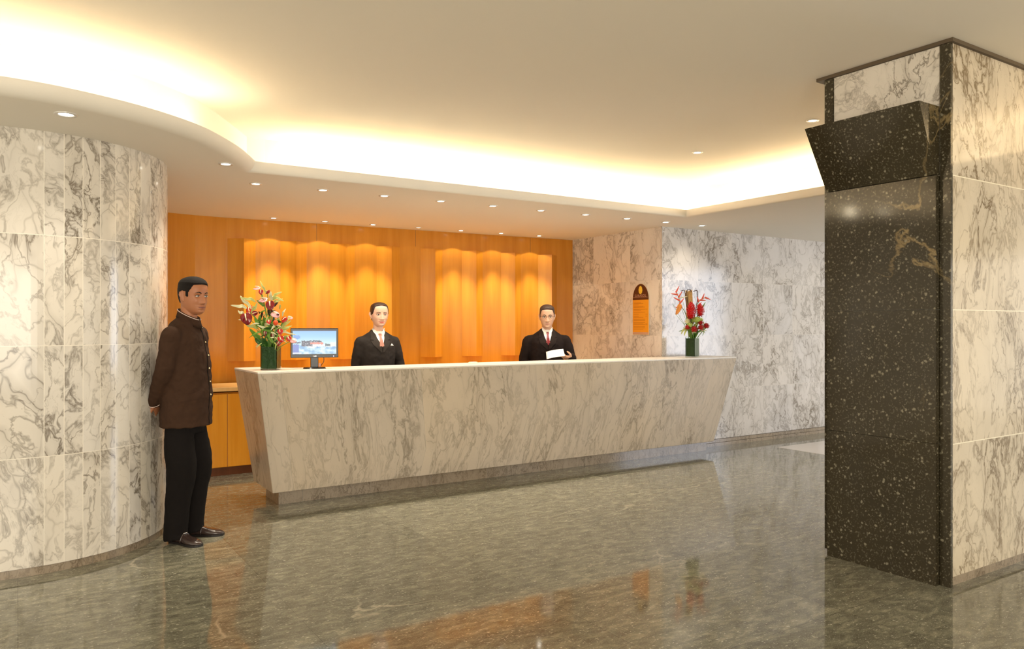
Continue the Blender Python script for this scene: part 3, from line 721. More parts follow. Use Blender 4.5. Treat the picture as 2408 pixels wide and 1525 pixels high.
def human(label, loc, rz, S, head_c, head_yaw, head_pitch, hs, skin, hair, lip, arms, torso, legs, jacket_m, trouser_m, shoes,
          sleeve_r=(.066, .066, .060, .055, .048), fem=0.0, hairfn=None, hand=None, tilt=0.0, sleeve_disp=0.014, smile=0.0, wide=1.0):
    root = thing('person', label, 'person', loc, rz)
    HM = Matrix.Translation(head_c) @ Euler((head_pitch, tilt, head_yaw)).to_matrix().to_4x4() @ Matrix.Scale(hs, 4) @ Matrix.Scale(wide, 4, (1, 0, 0))
    bm = bmesh.new(); rows_to_bm(bm, head_grid(HM, fem=fem))
    hc = Vector(head_c); nb = Vector((0, .005, 1.42*S))
    nk = .056-.009*fem
    etube(bm, [nb-Vector((0, 0, .06)), nb, nb.lerp(hc, .38), nb.lerp(hc, .62)+Vector((0, .006, 0)), HM @ Vector((0, .03, -.055))], [nk*1.35, nk*1.15, nk, nk, nk], [nk*1.5, nk*1.2, nk, nk, nk], (0, 1, 0), 24)
    for sx in (-1, 1):   # ears
        pts = [HM @ Vector((sx*x, y, z)) for x, y, z in ((.073, .004, -.030), (.078, .012, -.012), (.0815, .018, .006), (.079, .017, .020), (.075, .006, .026))]
        tube(bm, pts, [.006*hs, .0075*hs, .0095*hs, .010*hs, .006*hs], 10)
        tube(bm, [HM @ Vector((sx*.072, .004, -.02)), HM @ Vector((sx*.076, .008, .0)), HM @ Vector((sx*.073, .006, .018))], [.008*hs]*3, 8)
    rings_loft(bm, [(z*S, cx, cy, rx*.86, ry*.84) for z, cx, cy, rx, ry in torso if z*S > .70] , 24)
    for a in arms:
        pts = [Vector(p) for p in a['pts']]
        tube(bm, [pts[0], pts[0].lerp(pts[1], .5), pts[1], pts[1].lerp(pts[2], .5), pts[2]], [.05, .045, .038, .036, .026], 14)
        add_hand(bm, pts[2], a['f'], a['n'], a['thumb'], a.get('curl', (25, 35, 25)), a.get('s', 1.0))
    for l in legs:
        tube(bm, l, [.085, .07, .05, .045, .035][:len(l)] if len(l) == 5 else [.085, .06, .04], 14)
    body = remeshed('body', bm, .0030 if S > .98 else .0034, 1, skin, root)
    hb = bvh_of(body)
    # eyes, brows, lips
    for sx in (-1, 1):
        bm = bmesh.new(); c = Vector((sx*.031, -.0795, -.0005))
        rows = []
        for i in range(9):
            ph = -PI/2+PI*i/8
            rows.append([HM @ (c+Vector((.0145*math.cos(ph)*math.cos(2*PI*k/20), .0075*math.sin(2*PI*k/20)*math.cos(ph), .0062*math.sin(ph)*(1-.1*abs(math.cos(2*PI*k/20)))))) for k in range(20)])
        rows_to_bm(bm, rows); ey = obj('eye', bm, M['eye_white'], root, True)
        bm = bmesh.new(); rows = []
        for i in range(7):
            ph = -PI/2+PI*i/6
            rows.append([HM @ (c+Vector((-.0005*sx, -.0042, 0))+Vector((.0056*math.cos(ph)*math.cos(2*PI*k/16), .0042*math.sin(2*PI*k/16)*math.cos(ph), .0056*math.sin(ph)))) for k in range(16)])
        rows_to_bm(bm, rows); obj('iris', bm, M['iris'], ey, True)
        bm = bmesh.new(); tube(bm, [HM @ (c+Vector((.0160*math.sin(a), -.0072*math.cos(a)-.0006, .0060*math.cos(a)))) for a in [PI*(i/8-.5) for i in range(9)]], .0013*hs, 8)
        obj('upper_lash', bm, M['iris'], ey, True)
        x0, x1 = sx*.013, sx*.048
        decal('eyebrow', hb, [(x0, .0205), (sx*.03, .0262), (x1, .0195)], [(x0, .0145), (sx*.03, .0212), (x1, .0178)], 10, 2, .0012, .003, hair, root, HM)
    sm = .0055*smile; wl = .025+.004*smile
    decal('lips', hb, [(-wl, -.0705+sm), (-.012, -.0660), (0, -.0672), (.012, -.0660), (wl, -.0705+sm)], [(-wl, -.0718+sm), (-.012, -.0795-.001*smile), (0, -.0815-.001*smile), (.012, -.0795-.001*smile), (wl, -.0718+sm)], 16, 5, .0009, .003, lip, root, HM, dome=.0008)
    decal('mouth_line', hb, [(-wl, -.0705+sm), (0, -.0722), (wl, -.0705+sm)], [(-wl, -.0714+sm), (0, -.0738), (wl, -.0714+sm)], 14, 2, .0022, .002, M['iris'], root, HM)
    # hair
    th = hairfn
    def ex(v, t, right):
        d = th(v, math.degrees(t)); c = Vector((0, .01, 0)); n = (v-c).normalized(); return v+n*d
    bm = bmesh.new(); rows_to_bm(bm, head_grid(HM, ex, fem=fem)); hr = obj('hair', bm, hair, root, True)
    # clothes
    bm = bmesh.new(); rings_loft(bm, [(z*S, cx, cy, rx, ry) for z, cx, cy, rx, ry in torso], 40, 2.15)
    sl = bmesh.new()
    for a in arms:
        pts = [Vector(p) for p in a['pts']]; f = Vector(a['f']).normalized(); end = pts[2]-f*.005
        P = catmull([pts[0], pts[0].lerp(pts[1], .5), pts[1], pts[1].lerp(end, .5), end], 4)
        q = sleeve_r; rr = []
        for i in range(len(P)):
            t = i/(len(P)-1)*4; k = min(3, int(t)); rr.append((q[k]+(q[k+1]-q[k])*(t-k)))
        sgn = 1 if pts[0].x > 0 else -1
        tube(bm, [Vector((sgn*.05, .004, 1.462*S)), Vector((pts[0].x*.66, .002, pts[0].z+.022))] + P[:2], [.052, .056, rr[0], rr[1]], 20)
        tube(bm, P, rr, 20)
    jk = remeshed('jacket', bm, .0055, 14, jacket_m, root, sleeve_disp, .085)
    bm = bmesh.new()
    for l in legs:
        l = l[:-1]+[(l[-1][0], l[-1][1], .088), (l[-1][0], l[-1][1]-.004, .030)]
        P = catmull(l, 4); n_ = len(P)
        tube(bm, P, [(.082+.018*smst(i/(n_*.3))-.022*smst((i/n_-.3)/.35)) if i < n_*.8 else .078+.008*(i-n_*.8)/(n_*.2) for i in range(n_)], 20, cap=False)
    rings_loft(bm, [(.74*S, 0, 0, .150, .105), (.85*S, 0, 0, .158, .112), (1.0*S, 0, 0, .145, .105)], 30)
    remeshed('trousers', bm, .008, 4, trouser_m, root, .012, .10)
    for (sx, sy, ang) in shoes: make_shoe(root, sx, sy, ang)
    return root, HM, hb, jk

def make_shoe(root, x, y, ang, L=.285):
    T = Matrix.Translation((x, y, 0)) @ Matrix.Rotation(ang, 4, 'Z')
    prof = [(.085, .010, .030), (.080, .026, .060), (.055, .034, .072), (.02, .035, .074), (-.02, .034, .078), (-.055, .038, .066), (-.09, .045, .054), (-.125, .0475, .047), (-.155, .043, .040), (-.180, .031, .032), (-.195, .014, .022)]
    bm = bmesh.new(); R = []
    for yy, hw, h in prof:
        R.append([bm.verts.new(T @ Vector((hw*math.copysign(abs(math.cos(a))**.8, math.cos(a)), yy, .014+(h-.014)*max(0, math.sin(a))**.75 if math.sin(a) > 0 else .014))) for a in [PI*k/14 for k in range(15)]])
    for i in range(len(R)-1):
        for k in range(14): bm.faces.new((R[i][k], R[i][k+1], R[i+1][k+1], R[i+1][k]))
        bm.faces.new((R[i][14], R[i][0], R[i+1][0], R[i+1][14]))
    bm.faces.new(R[0]); bm.faces.new(R[-1][::-1])
    sh = obj('shoe', bm, M['shoe'], root, True)
    bm = bmesh.new(); lo = []; hi = []
    out = [(yy, hw+.004) for yy, hw, h in prof]; loop = [(hw, yy) for yy, hw in out]+[(-hw, yy) for yy, hw in out[::-1]]
    lo = [bm.verts.new(T @ Vector((a, b, 0))) for a, b in loop]; hi = [bm.verts.new(T @ Vector((a, b, .015))) for a, b in loop]
    for i in range(len(loop)): bm.faces.new((lo[i], lo[(i+1) % len(loop)], hi[(i+1) % len(loop)], hi[i]))
    bm.faces.new(hi); bm.faces.new(lo[::-1]); obj('sole', bm, M['sole'], sh)
    bm = bmesh.new(); tube(bm, [T @ Vector((.041*math.cos(a), -.048, .016+.056*math.sin(a))) for a in [PI*k/10 for k in range(11)]], .0045, 8, cap=False); obj('strap', bm, M['shoe'], sh, True)
    bm = bmesh.new(); tube(bm, [T @ Vector((-.012, -.050, .073)), T @ Vector((.012, -.050, .073))], .004, 8); obj('buckle', bm, M['silver'], sh, True)

def smst(x): x = max(0, min(1, x)); return x*x*(3-2*x)
def hair_short(top=.012, side=.006, line=.076, burn=-.012, nape=-.055):
    def fn(v, deg):
        if deg < 42: zl = line-.004*(deg/42)
        elif deg < 62: zl = line-.004-(line-.040)*smst((deg-42)/20)
        elif deg < 78: zl = .036-(.036-burn)*smst((deg-62)/10)
        elif deg < 100: zl = burn+(.030-burn)*smst((deg-78)/8)
        elif deg < 125: zl = .030-(.030-nape)*smst((deg-100)/18)
        else: zl = nape
        k = smst((v.z-zl)/.007+.5); thick = side+(top-side)*smst((v.z-.05)/.045)
        return -.006+(thick+.006)*k
    return fn

TORSO_SUIT = [(.76, 0, 0, .185, .140), (.90, 0, 0, .190, .142), (1.02, 0, 0, .180, .132), (1.14, 0, 0, .175, .125), (1.26, 0, 0, .185, .130), (1.36, 0, .002, .190, .130), (1.42, 0, .006, .178, .115), (1.465, 0, .010, .135, .092), (1.505, 0, .010, .085, .070), (1.53, 0, .008, .064, .060)]

# ---- the porter beside the curved wall
LEAN = [(.785, 0, .0, .192, .160), (.90, 0, -.004, .188, .156), (1.02, 0, -.008, .180, .150), (1.14, 0, -.012, .176, .142), (1.26, 0, -.008, .180, .134), (1.36, 0, .0, .190, .128), (1.42, 0, .006, .178, .112), (1.465, 0, .008, .140, .094), (1.505, 0, .0, .095, .076), (1.53, 0, -.012, .066, .064)]
p1 = (0.972, 5.63, 0); t1 = math.radians(52)
def to_local(p, root, rz):
    dx, dy = p[0]-root[0], p[1]-root[1]; c, s = math.cos(rz), math.sin(rz); return (dx*c+dy*s, -dx*s+dy*c)
legs1 = [[(-.085, .0, .90), (-.09, .0, .68), (-.092, -.015, .50), (-.090, .01, .28), (-.088, .025, .085)],
         [(.085, .0, .90), (.09, -.01, .68), (.092, -.035, .50), (.094, -.01, .28), (.092, .005, .085)]]
arms1 = [dict(pts=[(-.178, .005, 1.400), (-.184, .050, 1.165), (-.100, .170, .955)], f=(.62, .10, -.60), n=(.1, 1, .1), thumb=-1, curl=(20, 30, 20)),
         dict(pts=[(.178, .005, 1.400), (.184, .050, 1.165), (.100, .168, .975)], f=(-.70, .22, -.45), n=(-.1, 1, .1), thumb=1, curl=(20, 30, 20))]
porter, HM1, hb1, jk1 = human('man in brown stand-collar jacket leaning beside the curved marble wall, hands behind his back', p1, t1, 1.0, (-.004, -.052, 1.672), math.radians(-24), 0.02, 1.075,
    M['skin_dark'], M['hair_black'], M['lip_dark'], arms1, LEAN, legs1, M['brown_cloth'], M['black_cloth'],
    [(-.088, -.005, math.radians(-22)), (.096, -.015, math.radians(10))], hairfn=hair_short(.011, .0025, .073, -.010, -.045), sleeve_disp=.026)
jb = bvh_of(jk1)
bm = bmesh.new(); n = 40; rowsC = []
def collar_ring(k, h, grow):
    a = 2*PI*k/n; cx, cy = 0.0, -.022; r = (.064+grow, .073+grow); y = cy+r[1]*math.sin(a); return Vector((cx+r[0]*math.cos(a), y, 1.512+.036*(y-cy)/.073+h))
rowsC = [[collar_ring(k, -.02, .014) for k in range(n)], [collar_ring(k, .010, .006) for k in range(n)], [collar_ring(k, .040, .0) for k in range(n)], [collar_ring(k, .040, -.004) for k in range(n)], [collar_ring(k, -.01, .002) for k in range(n)]]
R_ = [[bm.verts.new(v) for v in r] for r in rowsC]
for i in range(5):
    for k in range(n): bm.faces.new((R_[i][k], R_[i][(k+1) % n], R_[(i+1) % 5][(k+1) % n], R_[(i+1) % 5][k]))
cl1 = obj('stand_collar', bm, M['brown_cloth'], porter, True)
bm = bmesh.new(); pts = [collar_ring(k+.0, .0335, .0035) for k in range(n+1)]; pts = pts[31:]+pts[1:30]; tube(bm, pts, .0026, 8, cap=False); obj('piping', bm, M['piping'], cl1, True)
decal('placket', jb, [(.006, 1.462), (.006, 1.2), (.006, .80)], [(.013, 1.462), (.013, 1.2), (.013, .80)], 40, 1, .0022, .003, M['black_cloth'], porter)
for zb in (1.455, 1.355, 1.265, 1.175, 1.085, .995):
    h = jb.ray_cast(Vector((.026, -1, zb)), Vector((0, 1, 0)))
    bm = bmesh.new(); tube(bm, [h[0]+Vector((0, .002, 0)), h[0]+Vector((0, -.004, 0))], .0062, 12); obj('button', bm, M['brass'], porter, True)
FRs = Matrix.Rotation(math.radians(-52), 4, 'Z')
decal('pocket_flap', jb, [(-.075, 1.005), (.085, 1.030)], [(-.078, .962), (.085, .985)], 12, 4, .004, .005, M['brown_cloth'], porter, FRs)
for a in arms1:   # cuff piping
    p = Vector(a['pts'][2]); f = Vector(a['f']).normalized(); u_ = f.cross(Vector((0, 0, 1))).normalized(); v_ = f.cross(u_)
    bm = bmesh.new(); tube(bm, [p-f*.002+(u_*math.cos(t)+v_*math.sin(t))*.050 for t in [2*PI*k/24 for k in range(25)]], .0022, 6, cap=False); obj('cuff_piping', bm, M['piping'], porter, True)

# ---- suit details
def suit(root, HM, hb, jk, S, vb, tie_m, lapel_m, V=.052, vx=0.0):
    """shirt, tie, collar and lapels laid over the jacket front; vb = height of the bottom of the V"""
    b = bvh_of(jk, *[c for c in root.children if c.name.startswith('body')])
    zt = 1.515*S
    decal('shirt', b, [(-V*.95, zt), (-V*.8, zt-.06), (vx-.004, vb)], [(V*.95, zt), (V*.8, zt-.06), (vx+.004, vb)], 24, 8, .004, .006, M['white_cloth'], root)
    zk = 1.490*S
    decal('tie', b, [(-.011, zk), (-.0155, zk-.012), (-.010, zk-.030), (-.022, zk-.12), (vx-.016, vb+.035), (vx-.003, vb-.004)], [(.011, zk), (.0155, zk-.012), (.010, zk-.030), (.022, zk-.12), (vx+.016, vb+.035), (vx+.003, vb-.004)], 26, 5, .0075, .005, tie_m, root, dome=.003)
    for sx in (-1, 1):
        decal('shirt_collar', b, [(sx*.012, zk+.010), (sx*.030, zk-.030)], [(sx*.058, zt+.030), (sx*.056, zt-.005)], 6, 8, .009, .004, M['white_cloth'], root)
        decal('lapel', b, [(sx*(V+.004), zt+.012), (sx*(V*.88), zt-.055), (vx+sx*.006, vb+.004), (vx+sx*.003, vb-.052)], [(sx*(V+.030), zt-.008), (sx*(V+.050), zt-.090), (sx*(V+.034), vb+.02), (vx+sx*.016, vb-.050)], 26, 6, .0075, .006, lapel_m, root)
        decal('lapel_notch', b, [(sx*(V+.022), zt-.082), (sx*(V+.050), zt-.078)], [(sx*(V+.026), zt-.087), (sx*(V+.052), zt-.088)], 4, 2, .0085, .002, M['black_cloth'], root)

# ---- receptionist (woman)
SW = .936; p2 = (2.875, 6.80, 0); t2 = math.radians(-4)
TW = [(z, a, b_, rx*.90, ry*.95) for z, a, b_, rx, ry in TORSO_SUIT]
legs2 = [[(s*.085, 0, .85), (s*.085, 0, .63), (s*.085, -.01, .46), (s*.085, .01, .26), (s*.085, .02, .085)] for s in (-1, 1)]
arms2 = [dict(pts=[(-.165, .005, 1.308), (-.192, .030, 1.095), (-.190, -.030, .870)], f=(.05, -.25, -1), n=(1, 0, 0), thumb=1),
         dict(pts=[(.165, .005, 1.308), (.222, .025, 1.105), (.235, -.050, .885)], f=(-.05, -.25, -1), n=(-1, 0, 0), thumb=-1)]
def hair_pulled(v, deg):
    if deg < 40: zl = .088-.008*(deg/40)
    elif deg < 66: zl = .080-.072*smst((deg-40)/30)
    elif deg < 120: zl = .008-.02*smst((deg-66)/40)
    else: zl = -.055
    k = smst((v.z-zl)/.007+.5); return -.006+(.0105+.004*smst((v.z-.06)/.03))*k
lady, HM2, hb2, jk2 = human('woman in charcoal suit with pale pink tie and hair pulled back, standing behind the desk', p2, t2, SW, (.004, -.035, 1.572), math.radians(-2), 0.0, .97,
    M['skin_fair'], M['hair_brown'], M['lip_red'], arms2, TW, legs2, M['charcoal'], M['charcoal'], [(-.085, 0, -.1), (.085, 0, .1)],
    sleeve_r=(.060, .060, .056, .052, .044), fem=1.0, hairfn=hair_pulled, smile=1.0, wide=1.10)
bm = bmesh.new(); rows = []
for i in range(9):
    ph = -PI/2+PI*i/8; rows.append([HM2 @ (Vector((0, .105, -.01))+Vector((.038*math.cos(ph)*math.cos(2*PI*k/18), .028*math.cos(ph)*math.sin(2*PI*k/18), .036*math.sin(ph)))) for k in range(18)])
rows_to_bm(bm, rows); obj('hair_bun', bm, M['hair_brown'], lady, True)
suit(lady, HM2, hb2, jk2, SW, 1.272, M['pink_tie'], M['charcoal_lapel'], V=.046, vx=.006)
jb2 = bvh_of(jk2)
decal('name_badge', jb2, [(.108, 1.300), (.096, 1.282)], [(.112, 1.300), (.132, 1.280)], 5, 4, .004, .003, M['white_cloth'], lady)
for sx in (-1, 1):
    bm = bmesh.new(); c = HM2 @ Vector((sx*.076, .002, -.036)); tube(bm, [c, c+Vector((0, 0, -.006))], .0035, 10); obj('earring', bm, M['brass'], lady, True)

# ---- receptionist (man)
SM = .94; p3 = (4.875, 6.83, 0); t3 = math.radians(-30)
legs3 = [[(s*.09, 0, .85), (s*.09, 0, .63), (s*.09, -.01, .46), (s*.09, .01, .26), (s*.09, .02, .085)] for s in (-1, 1)]
TM = [(z, a, b_, rx*1.04, ry*1.04) for z, a, b_, rx, ry in TORSO_SUIT]
hx, hy = to_local((4.872, 6.495), p3, t3)
arms3 = [dict(pts=[(-.200, .005, 1.300), (-.245, .025, 1.090), (-.235, -.050, .875)], f=(.05, -.25, -1), n=(1, 0, 0), thumb=1),
         dict(pts=[(.200, .005, 1.300), (.262, -.02, 1.105), (hx+.070, hy+.05, 1.128)], f=(-.80, -.42, .06), n=(-.25, .35, .9), thumb=-1, curl=(30, 40, 25), s=.95)]
clerk, HM3, hb3, jk3 = human('man in dark suit and glasses with dark red tie holding a paper sheet', p3, t3, SM, (-.002, -.035, 1.567), math.radians(-4), 0.05, 1.045,
    M['skin_tan'], M['hair_dark'], M['lip_pale'], arms3, TM, legs3, M['dark_suit'], M['dark_suit'], [(-.09, 0, -.1), (.09, 0, .1)],
    sleeve_r=(.066, .067, .062, .056, .048), hairfn=hair_short(.014, .006, .078, -.008, -.05))
suit(clerk, HM3, hb3, jk3, SM, 1.262, M['red_tie'], M['dark_lapel'], V=.050, vx=.002)
for sx in (-1, 1):
    bm = bmesh.new(); tube(bm, [HM3 @ Vector((sx*.031+.0215*math.cos(a), -.097+.004*abs(math.cos(a)), -.003+.0155*math.sin(a))) for a in [2*PI*k/28 for k in range(29)]], .0013, 8, cap=False); gl = obj('spectacle_rim', bm, M['glass_frame'], clerk, True)
    bm = bmesh.new(); tube(bm, [HM3 @ Vector((sx*.052, -.092, .002)), HM3 @ Vector((sx*.077, -.070, .004)), HM3 @ Vector((sx*.080, .005, .004))], .0013, 8); obj('temple', bm, M['glass_frame'], clerk, True)
bm = bmesh.new(); tube(bm, [HM3 @ Vector((-.010, -.098, .001)), HM3 @ Vector((0, -.101, .004)), HM3 @ Vector((.010, -.098, .001))], .0012, 8); obj('spectacle_bridge', bm, M['glass_frame'], clerk, True)
# the sheet he holds
def W(px, py, d):
    r = (px-1204)/1796; F_ = (math.cos(math.radians(57.1)), math.sin(math.radians(57.1)))
    return Vector((d*(F_[0]+r*F_[1]), d*(F_[1]-r*F_[0]), EYE+(765-py)*d/1796))
bm = bmesh.new(); SH = Vector((.8396, -.5432, 0))*.042
c00, c10, c11, c01 = SH+Vector((4.617, 6.545, 1.118)), SH+Vector((4.770, 6.43, 1.150)), SH+Vector((4.822, 6.53, 1.222)), SH+Vector((4.690, 6.66, 1.190)); G = []
for i in range(9):
    t = i/8; row = []
    for j in range(7):
        s_ = j/6; p = c00.lerp(c10, t).lerp(c01.lerp(c11, t), s_); p.z += .006*math.sin(PI*t); row.append(bm.verts.new(p))
    G.append(row)
grid_faces(bm, G); sheet = tag(obj('paper_sheet', bm, M['paper'], None, True), 'white sheet of paper held up in the hand of the man in glasses', 'paper')
m_ = sheet.modifiers.new('t', 'SOLIDIFY'); m_.thickness = .0008
# ------------------------------------------------------------------ computer monitor
def screen_mat():
    m, N, Lk, b = new_mat('screen_picture')
    uv = N.new('ShaderNodeUVMap'); sp = N.new('ShaderNodeSeparateXYZ'); Lk.new(uv.outputs[0], sp.inputs[0]); u, v = sp.outputs[0], sp.outputs[1]
    nz = N.new('ShaderNodeTexNoise'); nz.inputs['Scale'].default_value = 22; nz.inputs['Detail'].default_value = 4; Lk.new(uv.outputs[0], nz.inputs['Vector'])
    n2 = N.new('ShaderNodeTexNoise'); n2.inputs['Scale'].default_value = 5; n2.inputs['Detail'].default_value = 5; Lk.new(uv.outputs[0], n2.inputs['Vector'])
    jit = math_node(N, Lk, 'MULTIPLY_ADD', math_node(N, Lk, 'SUBTRACT', nz.outputs['Fac'], 0.5), 0.16, v)
    sky = ramp(N, Lk, v, [(0.48, (0.55, 0.82, 0.92)), (0.75, (0.28, 0.60, 0.90)), (1.0, (0.20, 0.48, 0.85))]).outputs[0]
    sea = ramp(N, Lk, n2.outputs['Fac'], [(0.38, (0.16, 0.40, 0.72)), (0.52, (0.50, 0.76, 0.90)), (0.62, (0.90, 0.93, 0.96))]).outputs[0]
    def mask(x0, x1, y0, y1, vv=None):
        vv = vv or jit
        a = math_node(N, Lk, 'MULTIPLY', math_node(N, Lk, 'GREATER_THAN', u, x0), math_node(N, Lk, 'LESS_THAN', u, x1))
        c = math_node(N, Lk, 'MULTIPLY', math_node(N, Lk, 'GREATER_THAN', vv, y0), math_node(N, Lk, 'LESS_THAN', vv, y1))
        return math_node(N, Lk, 'MULTIPLY', a, c)
    def mix(c, m_, colr):
        x = N.new('ShaderNodeMix'); x.data_type = 'RGBA'; Lk.new(m_, x.inputs[0]); Lk.new(c, x.inputs[6])
        if isinstance(colr, tuple): x.inputs[7].default_value = (*colr, 1)
        else: Lk.new(colr, x.inputs[7])
        return x.outputs[2]
    c = mix(sky, mask(-1, 2, -1, 0.40), sea)
    bld = ramp(N, Lk, nz.outputs['Fac'], [(0.42, (0.03, 0.04, 0.10)), (0.55, (0.35, 0.40, 0.50)), (0.65, (0.85, 0.88, 0.92))], 'CONSTANT').outputs[0]
    c = mix(c, mask(0.20, 0.66, 0.33, 0.58), bld)
    c = mix(c, mask(0.40, 0.70, 0.42, 0.50), (0.80, 0.25, 0.20))
    c = mix(c, mask(0.45, 0.95, 0.32, 0.42), (0.90, 0.92, 0.94))
    c = mix(c, mask(0.74, 0.86, 0.33, 0.44), (0.10, 0.16, 0.20))
    c = mix(c, mask(0.86, 0.98, 0.33, 0.50), (0.92, 0.80, 0.76))
    c = mix(c, mask(0.0, 0.18, 0.46, 0.52), (0.04, 0.05, 0.16))
    c = mix(c, mask(0.02, 0.17, 0.64, 0.80), (0.14, 0.35, 0.78))
    c = mix(c, mask(0.0, 0.14, 0.0, 0.42), (0.14, 0.22, 0.62))
    c = mix(c, mask(0.0, 0.2, 0.02, 0.07, v), (0.85, 0.88, 0.95))
    c = mix(c, mask(-1, 2, 0.985, 2, v), (0.05, 0.10, 0.35))
    Lk.new(c, b.inputs['Emission Color']); b.inputs['Emission Strength'].default_value = 0.5; b.inputs['Base Color'].default_value = (0.02, 0.02, 0.02, 1)
    b.inputs['Roughness'].default_value = 0.2
    return m
mon = thing('computer_monitor', 'black flat monitor showing a blue seaside picture on the desk', 'monitor', (2.085, 6.265, 1.11), math.radians(-15))
def bx(x0, x1, y0, y1, z0, z1): b_ = bmesh.new(); box(b_, x0, x1, y0, y1, z0, z1); return b_
WM, Z0, Z1 = .193, .092, .338
o = obj('screen_frame', bx(-WM, WM, -.012, .022, Z0, Z1), M['black_plastic'], mon); bevel(o, .004)
bm = bmesh.new(); uvl = bm.loops.layers.uv.verify(); X0, X1, A0, A1 = -WM+.016, WM-.016, Z0+.030, Z1-.020
vs = [bm.verts.new(c) for c in ((X0, -.0125, A0), (X1, -.0125, A0), (X1, -.0125, A1), (X0, -.0125, A1), (X0, -.0105, A0), (X1, -.0105, A0), (X1, -.0105, A1), (X0, -.0105, A1))]
f = bm.faces.new(vs[:4])
for lp, c in zip(f.loops, ((0, 0), (1, 0), (1, 1), (0, 1))): lp[uvl].uv = c
for q in ((0, 4, 5, 1), (1, 5, 6, 2), (2, 6, 7, 3), (3, 7, 4, 0), (7, 6, 5, 4)): bm.faces.new([vs[i] for i in q])
obj('screen', bm, screen_mat(), mon)
o = obj('back_shell', bx(-.12, .12, .022, .05, Z0+.05, Z1-.05), M['black_plastic'], mon); bevel(o, .012, 3)
o = obj('stand_neck', bx(-.032, .032, .012, .040, .010, Z0+.09), M['black_plastic'], mon); bevel(o, .004)
bm = bmesh.new()
lp_ = [bm.verts.new((.095*math.cos(2*PI*k/40), .015+.072*math.sin(2*PI*k/40), 0)) for k in range(40)]
l2_ = [bm.verts.new((.088*math.cos(2*PI*k/40), .015+.065*math.sin(2*PI*k/40), .011)) for k in range(40)]
for k in range(40): bm.faces.new((lp_[k], lp_[(k+1) % 40], l2_[(k+1) % 40], l2_[k]))
bm.faces.new(l2_); bm.faces.new(lp_[::-1]); obj('stand_base', bm, M['black_plastic'], mon, False)
bm = bmesh.new(); tube(bm, catmull([(.075, .028, Z0+.02), (.078, .034, .06), (.060, .04, .03), (.045, .05, .008), (.02, .06, .006)], 5), .0025, 8); obj('cable', bm, M['black_plastic'], mon, True)
o = obj('cable_tag', bx(.036, .052, .030, .033, .014, .044), simple('tag_pink', (0.75, 0.45, 0.38), 0.6), mon)
bm = bmesh.new(); lathe(bm, [(.0001, 0), (.004, 0), (.004, .002), (.0001, .002)], 14)
for v in bm.verts: v.co = Vector((WM*.80+v.co.x, -.0135+v.co.z*-.3, Z0+.012+v.co.y))
obj('power_light', bm, simple('power_light', (0.5, 0.4, 0.9), 0.4, emit=(0.55, 0.45, 1.0), estr=2), mon)
def text_mesh(name, body, size, mat, parent, loc, rot, depth=.0006, spacing=1.0):
    cu = bpy.data.curves.new(name, 'FONT'); cu.body = body; cu.size = size; cu.extrude = depth; cu.align_x = 'CENTER'; cu.align_y = 'CENTER'; cu.space_character = spacing
    tmp = bpy.data.objects.new(name, cu); col.objects.link(tmp); bpy.context.view_layer.update()
    me = bpy.data.meshes.new_from_object(tmp.evaluated_get(bpy.context.evaluated_depsgraph_get())); bpy.data.objects.remove(tmp)
    me.materials.clear(); me.materials.append(mat); o = bpy.data.objects.new(name, me); link(o, parent); o.location = loc; o.rotation_euler = rot; return o
lg = text_mesh('maker_mark', 'LG', .014, M['silver'], mon, (.006, -.0128, Z0+.013), (PI/2, 0, 0))
bm = bmesh.new(); tube(bm, [Vector((-.010+.0045*math.cos(a), -.0126, Z0+.013+.0045*math.sin(a))) for a in [2*PI*k/16 for k in range(17)]], .0011, 6, cap=False); obj('maker_emblem', bm, M['silver'], mon)

# small tray on the desk between the two receptionists
tr = thing('card_tray', 'tiny pale card tray on the desk between the two receptionists', 'tray', (3.665, 6.35, 1.11), -.1)
o = obj('tray', bx(-.04, .04, -.03, .03, 0, .008), simple('cream_plastic', (0.80, 0.70, 0.52), 0.4), tr); bevel(o, .002)
obj('cards', bx(-.033, .033, -.023, .023, .008, .012), M['paper'], tr)

# ------------------------------------------------------------------ restaurant board on the marble side wall
sg = thing('menu_board', 'arched brown and orange restaurant board lettered GIRASOL on the marble wall', 'sign', (6.276, 6.850, 1.36), -PI/2)
sbr = simple('board_brown', (0.085, 0.016, 0.010), 0.3); sor = simple('board_orange', (0.90, 0.36, 0.02), 0.35); sye = simple('board_yellow', (0.95, 0.62, 0.06), 0.4)
sli = simple('board_lettering', (0.55, 0.32, 0.22), 0.4); sdk = simple('board_print', (0.55, 0.17, 0.01), 0.4)
def plate(w_, z0, zs, ht, d0, d1, rings=28):
    """upright plate, rounded top; front at -d1"""
    pts = [(-w_, z0), (w_, z0), (w_, zs)]
    if ht: pts += [(w_*math.cos(PI*k/rings), zs+ht*math.sin(PI*k/rings)) for k in range(1, rings)]
    pts += [(-w_, zs)]
    b_ = bmesh.new(); a_ = [b_.verts.new((x, -d0, z)) for x, z in pts]; c_ = [b_.verts.new((x, -d1, z)) for x, z in pts]
    for i in range(len(pts)): b_.faces.new((a_[i], a_[(i+1) % len(pts)], c_[(i+1) % len(pts)], c_[i]))
    b_.faces.new(c_); b_.faces.new(a_[::-1]); return b_
obj('backing', plate(.143, 0.0, .42, .193, 0, .006), simple('board_edge', (0.80, 0.66, 0.46), 0.3), sg)
obj('menu_panel', plate(.136, .008, .418, 0, .006, .010), sor, sg)
obj('header', plate(.136, .418, .425, .182, .006, .011), sbr, sg)
obj('header_line', plate(.128, .447, .4505, 0, .011, .0118), sli, sg)
bm = bmesh.new()
